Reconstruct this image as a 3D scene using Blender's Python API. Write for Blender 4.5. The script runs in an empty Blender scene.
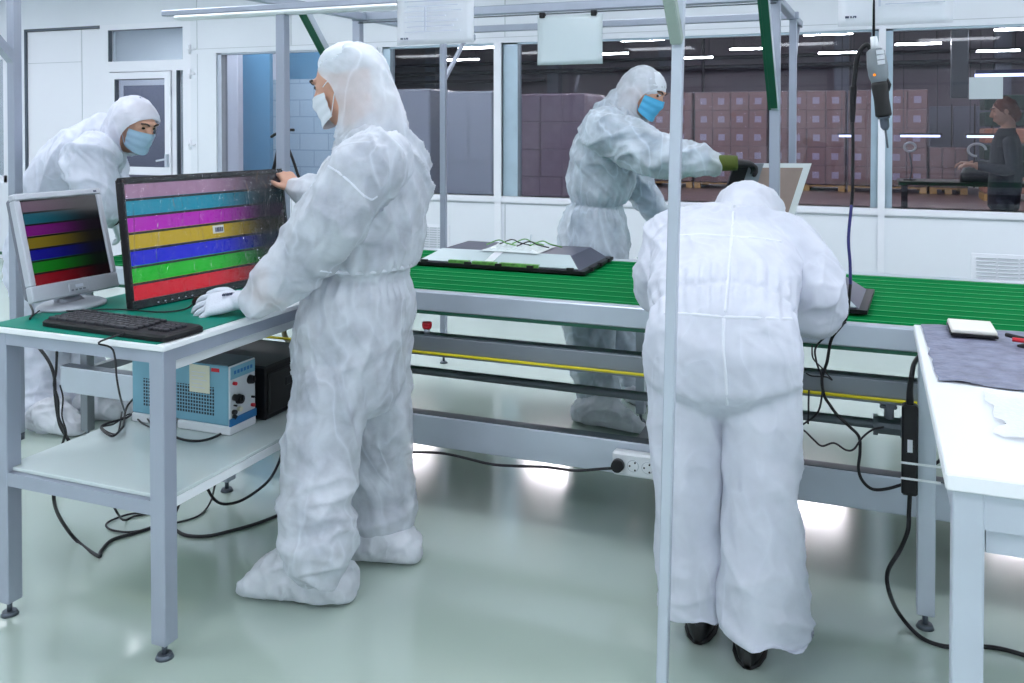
import bpy, bmesh, math, random
from mathutils import Vector, Matrix, noise
random.seed(7)
C = bpy.context.scene.collection
V = Vector
PI = math.pi

# ------------------------------------------------------------------ camera
F_PX, YAW, PITCH, CAM_H = 900.0, math.radians(21.7), math.radians(1.0), 1.5
CYP = 125 + F_PX * math.tan(PITCH)
FW = V((-math.sin(YAW) * math.cos(PITCH), math.cos(YAW) * math.cos(PITCH), -math.sin(PITCH)))
RT = V((math.cos(YAW), math.sin(YAW), 0))
UP = RT.cross(FW)

def ray(x, y):
    return FW + RT * ((x - 512) / F_PX) - UP * ((y - CYP) / F_PX)
def atY(x, y, Y):
    d = ray(x, y); return V((0, 0, CAM_H)) + d * (Y / d.y)
def atZ(x, y, z):
    d = ray(x, y); return V((0, 0, CAM_H)) + d * ((z - CAM_H) / d.z)

cd = bpy.data.cameras.new('camera')
cam = bpy.data.objects.new('camera', cd); C.objects.link(cam)
cam.location = (0, 0, CAM_H)
cam.rotation_euler = Matrix((RT, UP, -FW)).transposed().to_euler()
cd.sensor_width = 36; cd.lens = F_PX / 1024 * 36
cd.shift_y = -(341.5 - CYP) / 1024
cd.clip_end = 200
S = bpy.context.scene
S.camera = cam
S.view_settings.view_transform = 'Standard'; S.view_settings.look = 'None'
S.view_settings.gamma = 1; S.view_settings.use_curve_mapping = False
S.view_settings.exposure = 0.22
S.cycles.use_denoising = True
S.cycles.max_bounces = 10; S.cycles.transparent_max_bounces = 24
S.cycles.caustics_reflective = False; S.cycles.caustics_refractive = False
S.cycles.sample_clamp_indirect = 4.0

# ------------------------------------------------------------------ materials
def lin(c):
    return tuple(((v / 255 + .055) / 1.055) ** 2.4 if v > 10 else v / 255 / 12.92 for v in c) + (1,)

def nmat(name):
    m = bpy.data.materials.new(name); m.use_nodes = True
    nt = m.node_tree; b = nt.nodes['Principled BSDF']
    return m, nt, b

def mat(name, rgb, rough=.5, metal=0, emit=0, var=0, vscale=20, bump=0, bscale=60, spec=.5, stretch=None):
    m, nt, b = nmat(name)
    c = lin(rgb)
    b.inputs['Base Color'].default_value = c; b.inputs['Roughness'].default_value = rough
    b.inputs['Metallic'].default_value = metal; b.inputs['Specular IOR Level'].default_value = spec
    if emit:
        b.inputs['Emission Color'].default_value = c; b.inputs['Emission Strength'].default_value = emit
    if var or bump:
        tc = nt.nodes.new('ShaderNodeTexCoord'); mp = nt.nodes.new('ShaderNodeMapping')
        if stretch: mp.inputs['Scale'].default_value = stretch
        nt.links.new(tc.outputs['Object'], mp.inputs['Vector'])
    if var:
        n = nt.nodes.new('ShaderNodeTexNoise'); n.inputs['Scale'].default_value = vscale; n.inputs['Detail'].default_value = 4
        nt.links.new(mp.outputs['Vector'], n.inputs['Vector'])
        r = nt.nodes.new('ShaderNodeValToRGB')
        r.color_ramp.elements[0].position = .3; r.color_ramp.elements[1].position = .7
        r.color_ramp.elements[0].color = tuple(v * (1 - var) for v in c[:3]) + (1,)
        r.color_ramp.elements[1].color = tuple(min(1, v * (1 + var)) for v in c[:3]) + (1,)
        nt.links.new(n.outputs['Fac'], r.inputs['Fac']); nt.links.new(r.outputs['Color'], b.inputs['Base Color'])
    if bump:
        n = nt.nodes.new('ShaderNodeTexNoise'); n.inputs['Scale'].default_value = bscale; n.inputs['Detail'].default_value = 3
        nt.links.new(mp.outputs['Vector'], n.inputs['Vector'])
        bp = nt.nodes.new('ShaderNodeBump'); bp.inputs['Strength'].default_value = bump; bp.inputs['Distance'].default_value = .01
        nt.links.new(n.outputs['Fac'], bp.inputs['Height']); nt.links.new(bp.outputs['Normal'], b.inputs['Normal'])
    return m

def paper_mat(name, rgb, gloss=.02):
    m = bpy.data.materials.new(name); m.use_nodes = True; nt = m.node_tree; nt.nodes.clear()
    N = nt.nodes.new; L = nt.links.new
    d = N('ShaderNodeBsdfDiffuse'); t = N('ShaderNodeBsdfTranslucent'); g = N('ShaderNodeBsdfGlossy'); g.inputs['Roughness'].default_value = .15
    d.inputs[0].default_value = lin(rgb); t.inputs[0].default_value = lin(rgb)
    a = N('ShaderNodeMixShader'); a.inputs[0].default_value = .45; L(d.outputs[0], a.inputs[1]); L(t.outputs[0], a.inputs[2])
    c = N('ShaderNodeMixShader'); c.inputs[0].default_value = gloss; L(a.outputs[0], c.inputs[1]); L(g.outputs[0], c.inputs[2])
    o = N('ShaderNodeOutputMaterial'); L(c.outputs[0], o.inputs[0])
    return m

def emis(name, rgb, s):
    m = bpy.data.materials.new(name); m.use_nodes = True; nt = m.node_tree; nt.nodes.clear()
    e = nt.nodes.new('ShaderNodeEmission'); e.inputs[0].default_value = lin(rgb); e.inputs[1].default_value = s
    o = nt.nodes.new('ShaderNodeOutputMaterial'); nt.links.new(e.outputs[0], o.inputs[0])
    return m

def glassy(name, tint, alpha_white=0.0, rough=.02, white=(225, 235, 240), ior=1.45, bump=0, bscale=20, stretch=None):
    """thin clear sheet: see-through tint + fresnel gloss + a little milkiness"""
    m = bpy.data.materials.new(name); m.use_nodes = True; nt = m.node_tree; nt.nodes.clear()
    N = nt.nodes.new; L = nt.links.new
    tr = N('ShaderNodeBsdfTransparent'); tr.inputs[0].default_value = lin(tint)
    gl = N('ShaderNodeBsdfGlossy'); gl.inputs['Roughness'].default_value = rough
    lw = N('ShaderNodeLayerWeight'); lw.inputs[0].default_value = .5
    pw = N('ShaderNodeMath'); pw.operation = 'POWER'; pw.inputs[1].default_value = 4.5; L(lw.outputs['Facing'], pw.inputs[0])
    fr = N('ShaderNodeMath'); fr.operation = 'MULTIPLY_ADD'; fr.inputs[1].default_value = .85; fr.inputs[2].default_value = ((ior - 1) / (ior + 1)) ** 2; L(pw.outputs[0], fr.inputs[0])
    mx = N('ShaderNodeMixShader'); L(fr.outputs[0], mx.inputs[0])
    base = tr
    if alpha_white:
        df = N('ShaderNodeBsdfDiffuse'); df.inputs[0].default_value = lin(white)
        m2 = N('ShaderNodeMixShader'); m2.inputs[0].default_value = alpha_white
        L(tr.outputs[0], m2.inputs[1]); L(df.outputs[0], m2.inputs[2]); base = m2
    L(base.outputs[0], mx.inputs[1]); L(gl.outputs[0], mx.inputs[2])
    if bump:
        tc = N('ShaderNodeTexCoord'); mp = N('ShaderNodeMapping'); n = N('ShaderNodeTexNoise'); bp = N('ShaderNodeBump')
        if stretch: mp.inputs['Scale'].default_value = stretch
        n.inputs['Scale'].default_value = bscale; n.inputs['Detail'].default_value = 3; n.inputs['Distortion'].default_value = 1.2
        bp.inputs['Strength'].default_value = bump; bp.inputs['Distance'].default_value = .02
        L(tc.outputs['Object'], mp.inputs[0]); L(mp.outputs[0], n.inputs['Vector']); L(n.outputs['Fac'], bp.inputs['Height'])
        L(bp.outputs[0], gl.inputs['Normal']); L(bp.outputs[0], lw.inputs['Normal'])
    o = N('ShaderNodeOutputMaterial'); L(mx.outputs[0], o.inputs[0])
    return m

def fabric(name, rgb, see=.18, mottled=.10, crinkle=.3):
    """thin nonwoven overall cloth: white, slightly see-through, softly creased"""
    m = bpy.data.materials.new(name); m.use_nodes = True; nt = m.node_tree; nt.nodes.clear()
    N = nt.nodes.new; L = nt.links.new
    tc = N('ShaderNodeTexCoord')
    n1 = N('ShaderNodeTexNoise'); n1.inputs['Scale'].default_value = 9; n1.inputs['Detail'].default_value = 5; n1.inputs['Distortion'].default_value = .4
    mp = N('ShaderNodeMapping'); mp.inputs['Scale'].default_value = (1, 1, .45)
    n2 = N('ShaderNodeTexNoise'); n2.inputs['Scale'].default_value = 6.5; n2.inputs['Detail'].default_value = 1.5; n2.inputs['Distortion'].default_value = .9
    n3 = N('ShaderNodeTexNoise'); n3.inputs['Scale'].default_value = 150; n3.inputs['Detail'].default_value = 2
    L(tc.outputs['Object'], mp.inputs[0]); L(mp.outputs[0], n2.inputs['Vector'])
    for n in (n1, n3): L(tc.outputs['Object'], n.inputs['Vector'])
    # sharp crease lines where the noise crosses its middle value
    s1 = N('ShaderNodeMath'); s1.operation = 'SUBTRACT'; s1.inputs[1].default_value = .5; L(n2.outputs['Fac'], s1.inputs[0])
    s2 = N('ShaderNodeMath'); s2.operation = 'ABSOLUTE'; L(s1.outputs[0], s2.inputs[0])
    s3 = N('ShaderNodeMapRange'); s3.inputs[1].default_value = 0; s3.inputs[2].default_value = .07; s3.inputs[3].default_value = 1; s3.inputs[4].default_value = 0
    L(s2.outputs[0], s3.inputs[0])
    s4 = N('ShaderNodeMath'); s4.operation = 'POWER'; s4.inputs[1].default_value = 1.6; L(s3.outputs[0], s4.inputs[0])
    a3 = N('ShaderNodeMath'); a3.operation = 'MULTIPLY_ADD'; a3.inputs[1].default_value = .035; L(n3.outputs['Fac'], a3.inputs[0]); L(s4.outputs[0], a3.inputs[2])
    bp = N('ShaderNodeBump'); bp.inputs['Strength'].default_value = crinkle; bp.inputs['Distance'].default_value = .006
    L(a3.outputs[0], bp.inputs['Height'])
    c = lin(rgb)
    df = N('ShaderNodeBsdfDiffuse'); df.inputs[0].default_value = c; L(bp.outputs[0], df.inputs['Normal'])
    tl = N('ShaderNodeBsdfTranslucent'); tl.inputs[0].default_value = c
    gl = N('ShaderNodeBsdfGlossy'); gl.inputs['Roughness'].default_value = .38; L(bp.outputs[0], gl.inputs['Normal'])
    tr = N('ShaderNodeBsdfTransparent')
    m1 = N('ShaderNodeMixShader'); m1.inputs[0].default_value = .16; L(df.outputs[0], m1.inputs[1]); L(tl.outputs[0], m1.inputs[2])
    m2 = N('ShaderNodeMixShader'); m2.inputs[0].default_value = .05; L(m1.outputs[0], m2.inputs[1]); L(gl.outputs[0], m2.inputs[2])
    # uneven fibre density, doubled cloth along the creases
    mr = N('ShaderNodeMapRange'); mr.inputs[1].default_value = .35; mr.inputs[2].default_value = .68
    mr.inputs[3].default_value = max(0, see - mottled); mr.inputs[4].default_value = see + mottled
    L(n1.outputs['Fac'], mr.inputs[0])
    dm = N('ShaderNodeMath'); dm.operation = 'MULTIPLY_ADD'; dm.inputs[1].default_value = -.45; dm.inputs[2].default_value = 1; L(s4.outputs[0], dm.inputs[0])
    d2 = N('ShaderNodeMath'); d2.operation = 'MULTIPLY'; L(mr.outputs[0], d2.inputs[0]); L(dm.outputs[0], d2.inputs[1])
    m3 = N('ShaderNodeMixShader'); L(d2.outputs[0], m3.inputs[0]); L(m2.outputs[0], m3.inputs[1]); L(tr.outputs[0], m3.inputs[2])
    o = N('ShaderNodeOutputMaterial'); L(m3.outputs[0], o.inputs[0])
    return m

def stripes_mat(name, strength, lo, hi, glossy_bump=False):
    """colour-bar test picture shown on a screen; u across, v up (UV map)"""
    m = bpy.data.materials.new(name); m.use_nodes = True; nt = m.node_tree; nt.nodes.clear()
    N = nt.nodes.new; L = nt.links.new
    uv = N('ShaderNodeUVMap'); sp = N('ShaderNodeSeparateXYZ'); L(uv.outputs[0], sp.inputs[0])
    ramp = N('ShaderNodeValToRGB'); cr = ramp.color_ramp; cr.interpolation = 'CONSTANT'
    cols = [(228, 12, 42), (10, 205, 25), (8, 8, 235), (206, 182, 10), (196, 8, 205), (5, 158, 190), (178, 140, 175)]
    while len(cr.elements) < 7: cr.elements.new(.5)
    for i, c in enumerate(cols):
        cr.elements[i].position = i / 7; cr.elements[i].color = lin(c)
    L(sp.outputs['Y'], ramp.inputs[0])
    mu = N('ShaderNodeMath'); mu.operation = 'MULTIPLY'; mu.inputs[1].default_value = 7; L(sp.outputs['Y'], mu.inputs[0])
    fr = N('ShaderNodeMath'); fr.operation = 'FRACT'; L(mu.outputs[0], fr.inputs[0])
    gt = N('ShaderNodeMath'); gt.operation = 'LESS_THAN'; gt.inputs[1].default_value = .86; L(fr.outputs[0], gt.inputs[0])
    angle_fade = N('ShaderNodeMapRange'); angle_fade.inputs[1].default_value = lo; angle_fade.inputs[2].default_value = hi; angle_fade.inputs[3].default_value = 1; angle_fade.inputs[4].default_value = .02  # viewing-angle darkening of the screen painted into its glow, darker to the right
    angle_fade.interpolation_type = 'SMOOTHSTEP'
    L(sp.outputs['X'], angle_fade.inputs[0])
    k = N('ShaderNodeMath'); k.operation = 'MULTIPLY'; L(gt.outputs[0], k.inputs[0]); L(angle_fade.outputs[0], k.inputs[1])
    k2 = N('ShaderNodeMath'); k2.operation = 'MULTIPLY'; k2.inputs[1].default_value = strength; L(k.outputs[0], k2.inputs[0])
    b = N('ShaderNodeBsdfPrincipled'); b.inputs['Base Color'].default_value = (.006, .006, .008, 1); b.inputs['Roughness'].default_value = .22
    b.inputs['Specular IOR Level'].default_value = .35
    L(ramp.outputs[0], b.inputs['Emission Color']); L(k2.outputs[0], b.inputs['Emission Strength'])
    o = N('ShaderNodeOutputMaterial'); L(b.outputs[0], o.inputs[0])
    return m

M = {}
M['wall'] = mat('white_panel_wall', (227, 231, 239), .45, var=.015, vscale=2)
M['wallframe'] = mat('white_frame', (233, 235, 243), .35)
M['seam'] = mat('grey_seam', (190, 196, 203), .6)
M['mullion'] = mat('pale_blue_aluminium', (176, 196, 210), .3, .35, var=.06, vscale=5)
M['ceiling'] = mat('white_ceiling', (236, 237, 243), .6)
M['alu'] = mat('brushed_aluminium', (164, 171, 186), .36, .45, var=.05, vscale=8, stretch=(1, 1, .1), bump=.03, bscale=120)
M['alu_light'] = mat('light_aluminium', (192, 200, 212), .34, .35, var=.04, vscale=6)
M['alu_dark'] = mat('dark_grey_steel', (92, 100, 110), .4, .5)  # plain dark grey steel for feet, gaskets and slots
M['steel_mid'] = mat('grey_painted_steel', (132, 138, 146), .42, .4, var=.05, vscale=5)
M['pipe'] = mat('galvanised_pipe', (112, 120, 126), .4, .6, var=.12, vscale=14)
M['greenprofile'] = mat('green_slot_cover', (28, 92, 70), .5)
M['sage'] = mat('sage_slot_cover', (150, 166, 158), .5)
M['belt'] = mat('green_belt', (0, 108, 54), .8, spec=.04, var=.10, vscale=3, stretch=(.4, 4, 1))
M['beltridge'] = mat('green_belt_ridge', (30, 150, 88), .5, spec=.2)
M['greenmat'] = mat('green_rubber_mat', (0, 126, 108), .5, spec=.15, var=.05, vscale=6)
M['white_lam'] = mat('white_laminate', (232, 236, 240), .3)
M['shelf'] = mat('pale_glass_laminate', (206, 218, 218), .08, var=.02, vscale=3)
M['black'] = mat('black_plastic', (13, 13, 18), .45, spec=.35)
M['black_matte'] = mat('black_rubber', (14, 14, 16), .6)
M['cable'] = mat('black_cable', (18, 18, 24), .5)
M['cablegrey'] = mat('grey_cable', (120, 124, 118), .5)
M['cablebeige'] = mat('beige_hose', (150, 146, 120), .5)
M['cableyellow'] = mat('yellow_cord', (214, 200, 20), .5)
M['bluehose'] = mat('pale_blue_hose', (110, 165, 205), .3)
M['navy'] = mat('navy_cable', (38, 38, 104), .45)
M['keydark'] = mat('key_black', (38, 38, 46), .45)
M['silver'] = mat('silver_plastic', (186, 190, 200), .35, .2)
M['silverdark'] = mat('dark_silver_plastic', (120, 124, 136), .4, .2)  # darker silver plastic, one even colour
M['psu_blue'] = mat('blue_enamel', (118, 170, 190), .4, var=.04, vscale=9)
M['psu_dark'] = mat('grey_enamel_lid', (70, 82, 92), .5)
M['psu_face'] = mat('pale_grey_face', (206, 212, 216), .45)
M['psu_stripe'] = mat('blue_stripe', (36, 112, 172), .4)
M['note'] = mat('pale_yellow_paper', (220, 218, 196), .8, var=.03)
M['red'] = mat('red_plastic', (200, 28, 44), .35)
M['pad'] = mat('beige_paper', (226, 224, 216), .75)
M['paper'] = paper_mat('white_paper', (248, 250, 255))
M['inkpale'] = mat('pale_grey_print', (212, 217, 230), .8)
M['inkdark'] = mat('dark_grey_print', (78, 84, 110), .8)
M['sleeve'] = paper_mat('clear_sleeve_paper', (222, 232, 236), .08)
M['grey_slope'] = mat('pale_grey_sheet_metal', (186, 200, 204), .4, .3)
M['grey_panel'] = mat('slate_grey_sheet_metal', (84, 86, 104), .42, .3, var=.04)
M['pcb'] = mat('green_circuit_board', (92, 150, 70), .5, var=.4, vscale=60)
M['tangle'] = mat('clear_plastic_scrap', (205, 214, 216), .2)
M['esd'] = mat('grey_blue_antistatic_mat', (122, 126, 148), .5, var=.25, vscale=26, bump=.5, bscale=60)
M['white_top'] = mat('white_worktop', (236, 240, 244), .35)
M['cardboard'] = mat('brown_board', (158, 138, 132), .7, var=.05)
M['skin'] = mat('skin', (206, 158, 136), .5, var=.04, vscale=30)
M['brow'] = mat('dark_brown_hair', (52, 38, 32), .7)
M['eye'] = mat('dark_eye', (24, 20, 20), .2)
M['mask_blue'] = mat('pale_blue_mask', (160, 190, 214), .75, bump=.25, bscale=25)
M['mask_cyan'] = mat('bright_blue_mask', (84, 178, 222), .75, bump=.25, bscale=25)
M['mask_white'] = mat('white_mask', (222, 228, 236), .8)
M['glove_white'] = mat('white_knit_glove', (218, 222, 234), .8, bump=.2, bscale=200)
M['glove_pale'] = mat('pale_grey_glove', (196, 206, 216), .7)
M['glove_black'] = mat('black_glove', (26, 26, 30), .6)
M['cuff_green'] = mat('olive_cuff', (76, 88, 26), .8)
M['cloth_grey'] = mat('grey_blue_clothes', (104, 116, 146), .8)
M['cloth_teal'] = mat('teal_clothes', (66, 108, 142), .8)
M['cloth_pale'] = mat('pale_lilac_clothes', (176, 184, 208), .8)
M['cloth_dark'] = mat('dark_work_clothes', (40, 42, 54), .8)
M['hair_red'] = mat('auburn_hair', (116, 66, 52), .7, var=.3, vscale=80)
M['shoe'] = mat('black_leather', (14, 13, 16), .3)
M['suit_a'] = fabric('white_overall_cloth', (228, 233, 242), .30, .16, .35)
M['suit_b'] = fabric('blueish_overall_cloth', (226, 236, 246), .38, .16, .4)
M['suit_c'] = fabric('opaque_overall_cloth', (226, 230, 242), .10, .06, .25)
M['suit_d'] = fabric('pale_overall_cloth', (224, 229, 243), .15, .08, .3)
M['cover'] = fabric('shoe_cover_cloth', (230, 234, 242), .12, .08, .35)
M['glass'] = glassy('window_glass', (236, 240, 244))
M['glass_door'] = glassy('door_glass', (235, 242, 244), .08)
M['film'] = glassy('clear_film', (246, 246, 250), .03, .05, ior=1.5, bump=1.0, bscale=9, stretch=(1, 3, 1))
M['wrap'] = glassy('stretch_wrap', (226, 222, 234), .22, .18, white=(190, 190, 206), bump=.9, bscale=5, stretch=(1, 1, 5))
M['lamp'] = emis('ceiling_lamp', (243, 246, 255), 9.2)
M['tube'] = emis('tube_lamp', (255, 246, 250), 60)
M['tube_fill'] = emis('fill_tube_lamp', (255, 240, 240), 37)  # glow of the added, unseen aisle lamps
M['tubeblue'] = emis('cool_tube_lamp', (205, 215, 255), 3.0)
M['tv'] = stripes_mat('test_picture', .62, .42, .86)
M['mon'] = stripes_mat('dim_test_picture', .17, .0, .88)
M['carton'] = mat('brown_carton', (150, 108, 94), .75, var=.14, vscale=7, stretch=(1, 1, 3))
M['carton_grey'] = mat('greyish_carton', (184, 176, 190), .75, var=.12, vscale=4)
M['label'] = mat('white_label', (206, 202, 222), .6)
M['wrap_pale'] = glassy('pale_stretch_wrap', (214, 228, 240), .42, .24, white=(208, 224, 240), bump=.9, bscale=5, stretch=(1, 1, 5))
M['wrap_mauve'] = glassy('mauve_stretch_wrap', (226, 222, 234), .24, .22, white=(206, 194, 214), bump=.9, bscale=5, stretch=(1, 1, 5))
M['wood'] = mat('pallet_wood', (176, 148, 100), .75, var=.12, vscale=12)
M['whfloor'] = mat('brown_grey_floor', (112, 100, 104), .3, var=.1, vscale=1)
M['whwall'] = mat('purple_grey_wall', (112, 104, 116), .8, var=.06, vscale=.4)
M['whwall2'] = mat('slate_wall', (112, 116, 134), .8)
M['whdark'] = mat('dark_pipework', (46, 42, 52), .6)
M['whceil'] = mat('grey_deck', (112, 110, 116), .9)
M['bluewall'] = mat('blue_board', (104, 156, 188), .5, var=.06, vscale=1.5)
M['palebrick'] = None
M['darkgreen'] = mat('dark_green_crate', (28, 52, 48), .6)
M['yellowtag'] = mat('yellow_tag', (180, 160, 40), .6)
M['orange'] = emis('orange_indicator', (255, 140, 30), 1.2)
M['toolgrey'] = mat('grey_tool_body', (122, 130, 136), .4)
M['bubble'] = glassy('bubble_wrap', (255, 255, 255), .7, .4, white=(245, 248, 252), bump=.3, bscale=40)

def floor_mat():
    m, nt, b = nmat('pale_epoxy_floor')
    N = nt.nodes.new; L = nt.links.new
    tc = N('ShaderNodeTexCoord'); n = N('ShaderNodeTexNoise'); n.inputs['Scale'].default_value = .7; n.inputs['Detail'].default_value = 5
    L(tc.outputs['Object'], n.inputs['Vector'])
    r = N('ShaderNodeValToRGB'); r.color_ramp.elements[0].position = .3; r.color_ramp.elements[1].position = .7
    r.color_ramp.elements[0].color = lin((176, 192, 182)); r.color_ramp.elements[1].color = lin((186, 201, 192))
    L(n.outputs['Fac'], r.inputs[0]); L(r.outputs[0], b.inputs['Base Color'])
    b.inputs['Roughness'].default_value = .11; b.inputs['IOR'].default_value = 2.25; b.inputs['Specular IOR Level'].default_value = .5
    n2 = N('ShaderNodeTexNoise'); n2.inputs['Scale'].default_value = 1.6; n2.inputs['Detail'].default_value = 1
    L(tc.outputs['Object'], n2.inputs['Vector'])
    bp = N('ShaderNodeBump'); bp.inputs['Strength'].default_value = .06; bp.inputs['Distance'].default_value = .03
    L(n2.outputs['Fac'], bp.inputs['Height']); L(bp.outputs[0], b.inputs['Normal'])
    return m
M['floor'] = floor_mat()

def brick_mat():
    m, nt, b = nmat('pale_block_wall')
    N = nt.nodes.new; L = nt.links.new
    tc = N('ShaderNodeTexCoord'); mp = N('ShaderNodeMapping'); mp.inputs['Rotation'].default_value = (PI / 2, 0, 0)
    br = N('ShaderNodeTexBrick'); br.inputs['Scale'].default_value = 1; br.inputs['Brick Width'].default_value = .4; br.inputs['Row Height'].default_value = .2
    br.inputs['Mortar Size'].default_value = .006
    br.inputs['Color1'].default_value = lin((176, 198, 212)); br.inputs['Color2'].default_value = lin((168, 192, 208)); br.inputs['Mortar'].default_value = lin((140, 166, 184))
    L(tc.outputs['Object'], mp.inputs[0]); L(mp.outputs[0], br.inputs['Vector']); L(br.outputs['Color'], b.inputs['Base Color'])
    b.inputs['Roughness'].default_value = .6
    return m
M['palebrick'] = brick_mat()

def grille_mat():
    m, nt, b = nmat('perforated_blue_vent')
    N = nt.nodes.new; L = nt.links.new
    tc = N('ShaderNodeTexCoord'); sp = N('ShaderNodeSeparateXYZ'); L(tc.outputs['Object'], sp.inputs[0])
    outs = []
    for ax in ('X', 'Z'):
        a = N('ShaderNodeMath'); a.operation = 'MULTIPLY'; a.inputs[1].default_value = 1 / .0115; L(sp.outputs[ax], a.inputs[0])
        f = N('ShaderNodeMath'); f.operation = 'FRACT'; L(a.outputs[0], f.inputs[0])
        g = N('ShaderNodeMath'); g.operation = 'GREATER_THAN'; g.inputs[1].default_value = .30; L(f.outputs[0], g.inputs[0]); outs.append(g)
    mu = N('ShaderNodeMath'); mu.operation = 'MULTIPLY'; L(outs[0].outputs[0], mu.inputs[0]); L(outs[1].outputs[0], mu.inputs[1])
    mx = N('ShaderNodeMix'); mx.data_type = 'RGBA'; mx.inputs[6].default_value = lin((118, 168, 188)); mx.inputs[7].default_value = lin((28, 40, 52))
    L(mu.outputs[0], mx.inputs[0]); L(mx.outputs[2], b.inputs['Base Color'])
    b.inputs['Roughness'].default_value = .5
    return m
M['grille'] = grille_mat()

# ------------------------------------------------------------------ mesh helpers
class MB:
    def __init__(s): s.v = []; s.f = []
    def add(s, vs, fs):
        o = len(s.v); s.v += [V(v) for v in vs]; s.f += [tuple(i + o for i in f) for f in fs]; return s
    def box(s, lo, hi, bev=0):
        x0, y0, z0 = lo; x1, y1, z1 = hi
        return s.obox(V(((x0 + x1) / 2, (y0 + y1) / 2, (z0 + z1) / 2)), V((1, 0, 0)), V((0, 1, 0)), V((0, 0, 1)), abs(x1 - x0) / 2, abs(y1 - y0) / 2, abs(z1 - z0) / 2, bev)
    def obox(s, c, ax, ay, az, hx, hy, hz, bev=0):
        c = V(c)
        def P(x, y, z): return c + ax * x + ay * y + az * z
        if bev <= 0:
            vs = [P(x * hx, y * hy, z * hz) for x in (-1, 1) for y in (-1, 1) for z in (-1, 1)]
            return s.add(vs, [(0, 1, 3, 2), (4, 6, 7, 5), (0, 4, 5, 1), (2, 3, 7, 6), (0, 2, 6, 4), (1, 5, 7, 3)])
        b = min(bev, hx * .9, hy * .9, hz * .9)
        vs = []; idx = {}
        for x in (-1, 1):
            for y in (-1, 1):
                for z in (-1, 1):
                    for k in range(3):
                        h = [hx - b, hy - b, hz - b]; h[k] += b
                        idx[(x, y, z, k)] = len(vs); vs.append(P(x * h[0], y * h[1], z * h[2]))
        fs = []
        for k in range(3):
            o = [i for i in range(3) if i != k]
            for sg in (-1, 1):
                q = []
                for a, bb in ((-1, -1), (1, -1), (1, 1), (-1, 1)):
                    t = [0, 0, 0]; t[k] = sg; t[o[0]] = a; t[o[1]] = bb; q.append(idx[(t[0], t[1], t[2], k)])
                fs.append(tuple(q))
        for k in range(3):       # edges along axis k
            o = [i for i in range(3) if i != k]
            for a in (-1, 1):
                for bb in (-1, 1):
                    t0 = [0, 0, 0]; t0[k] = -1; t0[o[0]] = a; t0[o[1]] = bb; t1 = list(t0); t1[k] = 1
                    fs.append((idx[(*t0, o[0])], idx[(*t1, o[0])], idx[(*t1, o[1])], idx[(*t0, o[1])]))
        for x in (-1, 1):
            for y in (-1, 1):
                for z in (-1, 1):
                    fs.append(tuple(idx[(x, y, z, k)] for k in range(3)))
        return s.add(vs, fs)
    def bar(s, a, b, w, h=None, up=(0, 0, 1), bev=0):
        a = V(a); b = V(b); d = (b - a); L = d.length; d.normalize(); h = h or w
        u = V(up)
        if abs(u.dot(d)) > .98: u = V((0, 1, 0))
        x = d.cross(u).normalized(); z = x.cross(d).normalized()
        return s.obox((a + b) / 2, x, d, z, w / 2, L / 2, h / 2, bev)
    def cyl(s, a, b, r, r2=None, n=16):
        a = V(a); b = V(b); d = (b - a).normalized(); r2 = r if r2 is None else r2
        u = V((0, 0, 1)) if abs(d.z) < .9 else V((1, 0, 0)); x = d.cross(u).normalized(); y = d.cross(x)
        vs = [a + (x * math.cos(2 * PI * i / n) + y * math.sin(2 * PI * i / n)) * r for i in range(n)] + [b + (x * math.cos(2 * PI * i / n) + y * math.sin(2 * PI * i / n)) * r2 for i in range(n)]
        fs = [(i, (i + 1) % n, n + (i + 1) % n, n + i) for i in range(n)] + [tuple(range(n))[::-1], tuple(range(n, 2 * n))]
        return s.add(vs, fs)
    def tube(s, pts, r, n=8, smooth=6):
        pts = [V(p) for p in pts]
        if smooth and len(pts) > 2:
            q = []; P = [pts[0] * 2 - pts[1]] + pts + [pts[-1] * 2 - pts[-2]]
            for i in range(1, len(P) - 2):
                for k in range(smooth):
                    t = k / smooth; a, b, c, d = P[i - 1], P[i], P[i + 1], P[i + 2]
                    q.append(.5 * ((2 * b) + (c - a) * t + (2 * a - 5 * b + 4 * c - d) * t * t + (3 * b - a - 3 * c + d) * t ** 3))
            q.append(pts[-1]); pts = q
        vs = []; fs = []; u = None
        for i, p in enumerate(pts):
            d = (pts[min(i + 1, len(pts) - 1)] - pts[max(i - 1, 0)]).normalized()
            if u is None: u = d.orthogonal().normalized()
            u = (u - d * u.dot(d)).normalized(); w = d.cross(u)
            rr = r(i / (len(pts) - 1)) if callable(r) else r
            vs += [p + (u * math.cos(2 * PI * k / n) + w * math.sin(2 * PI * k / n)) * rr for k in range(n)]
        for i in range(len(pts) - 1):
            fs += [(i * n + k, i * n + (k + 1) % n, (i + 1) * n + (k + 1) % n, (i + 1) * n + k) for k in range(n)]
        fs += [tuple(range(n))[::-1], tuple(range(len(vs) - n, len(vs)))]
        return s.add(vs, fs)
    def loft(s, rings, n=20, power=2.0):
        """rings: (centre, side vector a, other vector b); closed ends"""
        vs = []; fs = []
        for c, a, b in rings:
            for k in range(n):
                t = 2 * PI * k / n; ct, st = math.cos(t), math.sin(t)
                e = 2 / power
                vs.append(V(c) + V(a) * math.copysign(abs(ct) ** e, ct) + V(b) * math.copysign(abs(st) ** e, st))
        m = len(rings)
        for i in range(m - 1):
            fs += [(i * n + k, i * n + (k + 1) % n, (i + 1) * n + (k + 1) % n, (i + 1) * n + k) for k in range(n)]
        fs += [tuple(range(n))[::-1], tuple(range((m - 1) * n, m * n))]
        return s.add(vs, fs)
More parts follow.
